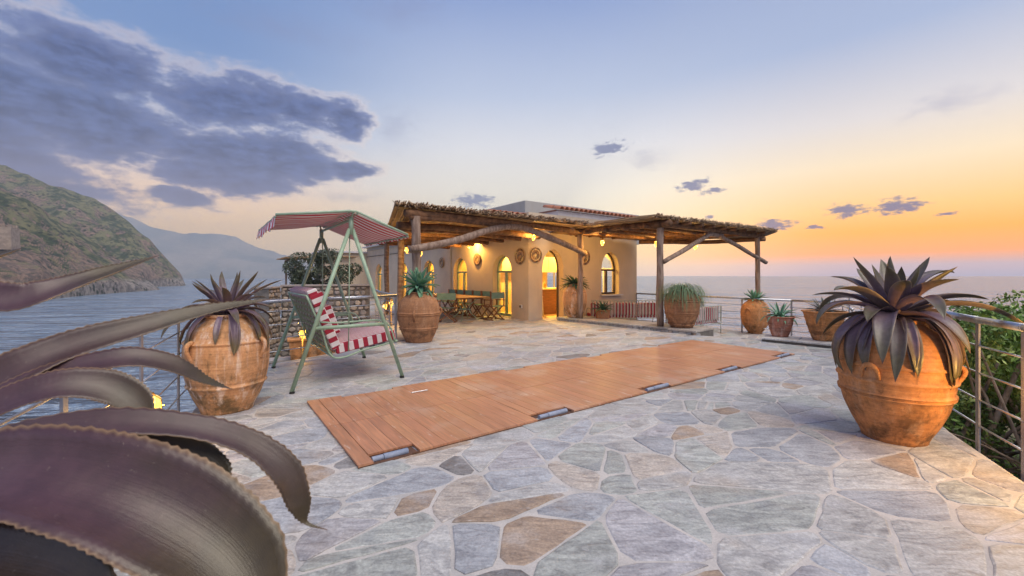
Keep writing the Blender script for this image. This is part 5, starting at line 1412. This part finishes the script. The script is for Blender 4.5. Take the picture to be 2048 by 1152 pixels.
obj('sea', MB().add([(-30000, -30000, SEA), (30000, -30000, SEA), (30000, 30000, SEA), (-30000, 30000, SEA)], [(0, 1, 2, 3)]), 'sea', kind='structure')
def hill(name, mat, sky, shore, ridge_d, z0=SEA-2, rough=1.0, nx_=260, nd=90, cliff=10, sharp=1.0, seed=0, extra=160):
    xs = np.linspace(sky[0][0], sky[-1][0], nx_); mb = MB()
    for px in xs:
        ys = interp([s[0] for s in shore], [s[1] for s in shore], px); yr = interp([s[0] for s in ridge_d], [s[1] for s in ridge_d], px)
        py = interp([s[0] for s in sky], [s[1] for s in sky], px); zr = CH+(HZ-py)/F*yr
        for j in range(nd):
            t_ = j/(nd-1)*1.25; Y = ys+(yr-ys)*t_; X = (px-1024)/F*Y
            nz = mnoise.fractal(Vector((X*.012*sharp+seed, Y*.012*sharp, seed)), 1.0, 2.1, 6)
            n2 = mnoise.fractal(Vector((X*.05*sharp, Y*.05*sharp, seed+9)), 1.0, 2.0, 4)
            if t_ <= 1:
                ch_ = min(cliff, (zr-SEA)*.3)
                z = SEA-1+ch_*min(1, t_/.035)*(1 if t_ > 0 else 0)+(zr-SEA-ch_+1)*(t_**.95)
                z += rough*(nz*19+n2*5.0)*math.sin(math.pi*min(1, t_))**.6*(1-.0)*min(1, (zr-SEA)/60)
                z = min(z, CH+(zr-CH)*(Y/yr)+.6) if t_ > .5 else z
            else: z = zr-(t_-1)/.25*(zr-SEA)*.8
            if j == 0: z = SEA-3
            z += 0 if t_ < .95 else 0
            mb.v.append((X, Y, z))
    for i in range(nx_-1):
        for j in range(nd-1):
            a = i*nd+j; mb.f.append((a, a+nd, a+nd+1, a+1))
    return obj(name, mb, mat, smooth=True, kind='structure')
def jag(pts, amp, step=9, seed=0):
    out = []; x = pts[0][0]
    while x < pts[-1][0]:
        y = interp([p[0] for p in pts], [p[1] for p in pts], x); k = min(1, (pts[-1][0]-x)/80)
        out.append((x, y+amp*k*mnoise.noise(Vector((x*.045, seed, 0)))+amp*.5*k*mnoise.noise(Vector((x*.14, seed, 3))))); x += step
    return out+[pts[-1]]
sky_r = jag([(-700, 150), (-400, 210), (-150, 290), (0, 328), (30, 338), (60, 352), (95, 368), (140, 380), (185, 396), (225, 418), (262, 447), (300, 480), (325, 508), (345, 530), (362, 548), (372, 572)], 5, seed=2)
hill('headland', 'hill', sky_r, [(-700, 330), (0, 400), (270, 430), (330, 500), (372, 535)], [(-700, 520), (0, 600), (200, 620), (330, 590), (372, 560)], nd=110, seed=3, rough=1.1)
sky_f = jag([(-900, 210), (-400, 290), (-100, 352), (0, 372), (60, 402), (130, 446), (190, 484), (240, 520), (290, 556), (322, 580)], 6, seed=5)
hill('near_hillside', 'hill', sky_f, [(-900, 120), (-300, 165), (0, 195), (80, 210), (200, 285), (322, 372)], [(-900, 260), (0, 380), (120, 400), (240, 390), (322, 385)], nd=120, seed=8, rough=.9)
sky_m = jag([(-1500, 300), (-400, 330), (100, 380), (240, 428), (262, 433), (300, 452), (345, 463), (395, 467), (440, 467), (468, 471), (500, 488), (550, 505), (600, 517), (640, 533), (700, 548), (760, 556)], 4, seed=11)
hill('far_mountain', 'far', sky_m, [(-1500, 1700), (760, 2150)], [(-1500, 2150), (760, 2450)], nd=40, seed=21, rough=2.0, sharp=.2, cliff=4)
# watch tower on the slope
tw = thing('watch_tower', 'ruined square stone watchtower on the green slope', 'tower', (P(8, 488, 236).x, 236, P(8, 488, 236).z-3.0), .5)
obj('wall', MB().box((0, 0, 6.0), (9.5, 9.5, 12.5), taper=.93), 'tower_stone' if 'tower_stone' in M else pmat('tower_stone', two((.42, .32, .24), (.28, .21, .16), .5, fine=3), rough=1), tw)
for k in range(9):
    a = [(-4, -4), (-1.3, -4), (1.6, -4), (4, -4), (4, -1), (4, 2), (-4, 0), (-4, 3), (1, 4)][k]
    obj('merlon', MB().box((a[0], a[1], 12.25+random.uniform(.3, .8)), (1.3, 1.3, random.uniform(1.2, 2.2))), tw.children[0].data.materials[0], tw)
# air
HZE = MB().box((-1330, 1300, 152), (3100, 2900, 336))
hz = obj('haze', HZE, pmat('haze_air'), kind='stuff')
N = NT(hz.data.materials[0].node_tree); N.n.clear()
pv = N.node('ShaderNodeVolumePrincipled'); pv.inputs['Color'].default_value = (.84, .92, 1.0, 1); pv.inputs['Density'].default_value = .00040; pv.inputs['Anisotropy'].default_value = .15
oo = N.node('ShaderNodeOutputMaterial'); N.l.new(pv.outputs[0], oo.inputs['Volume'])
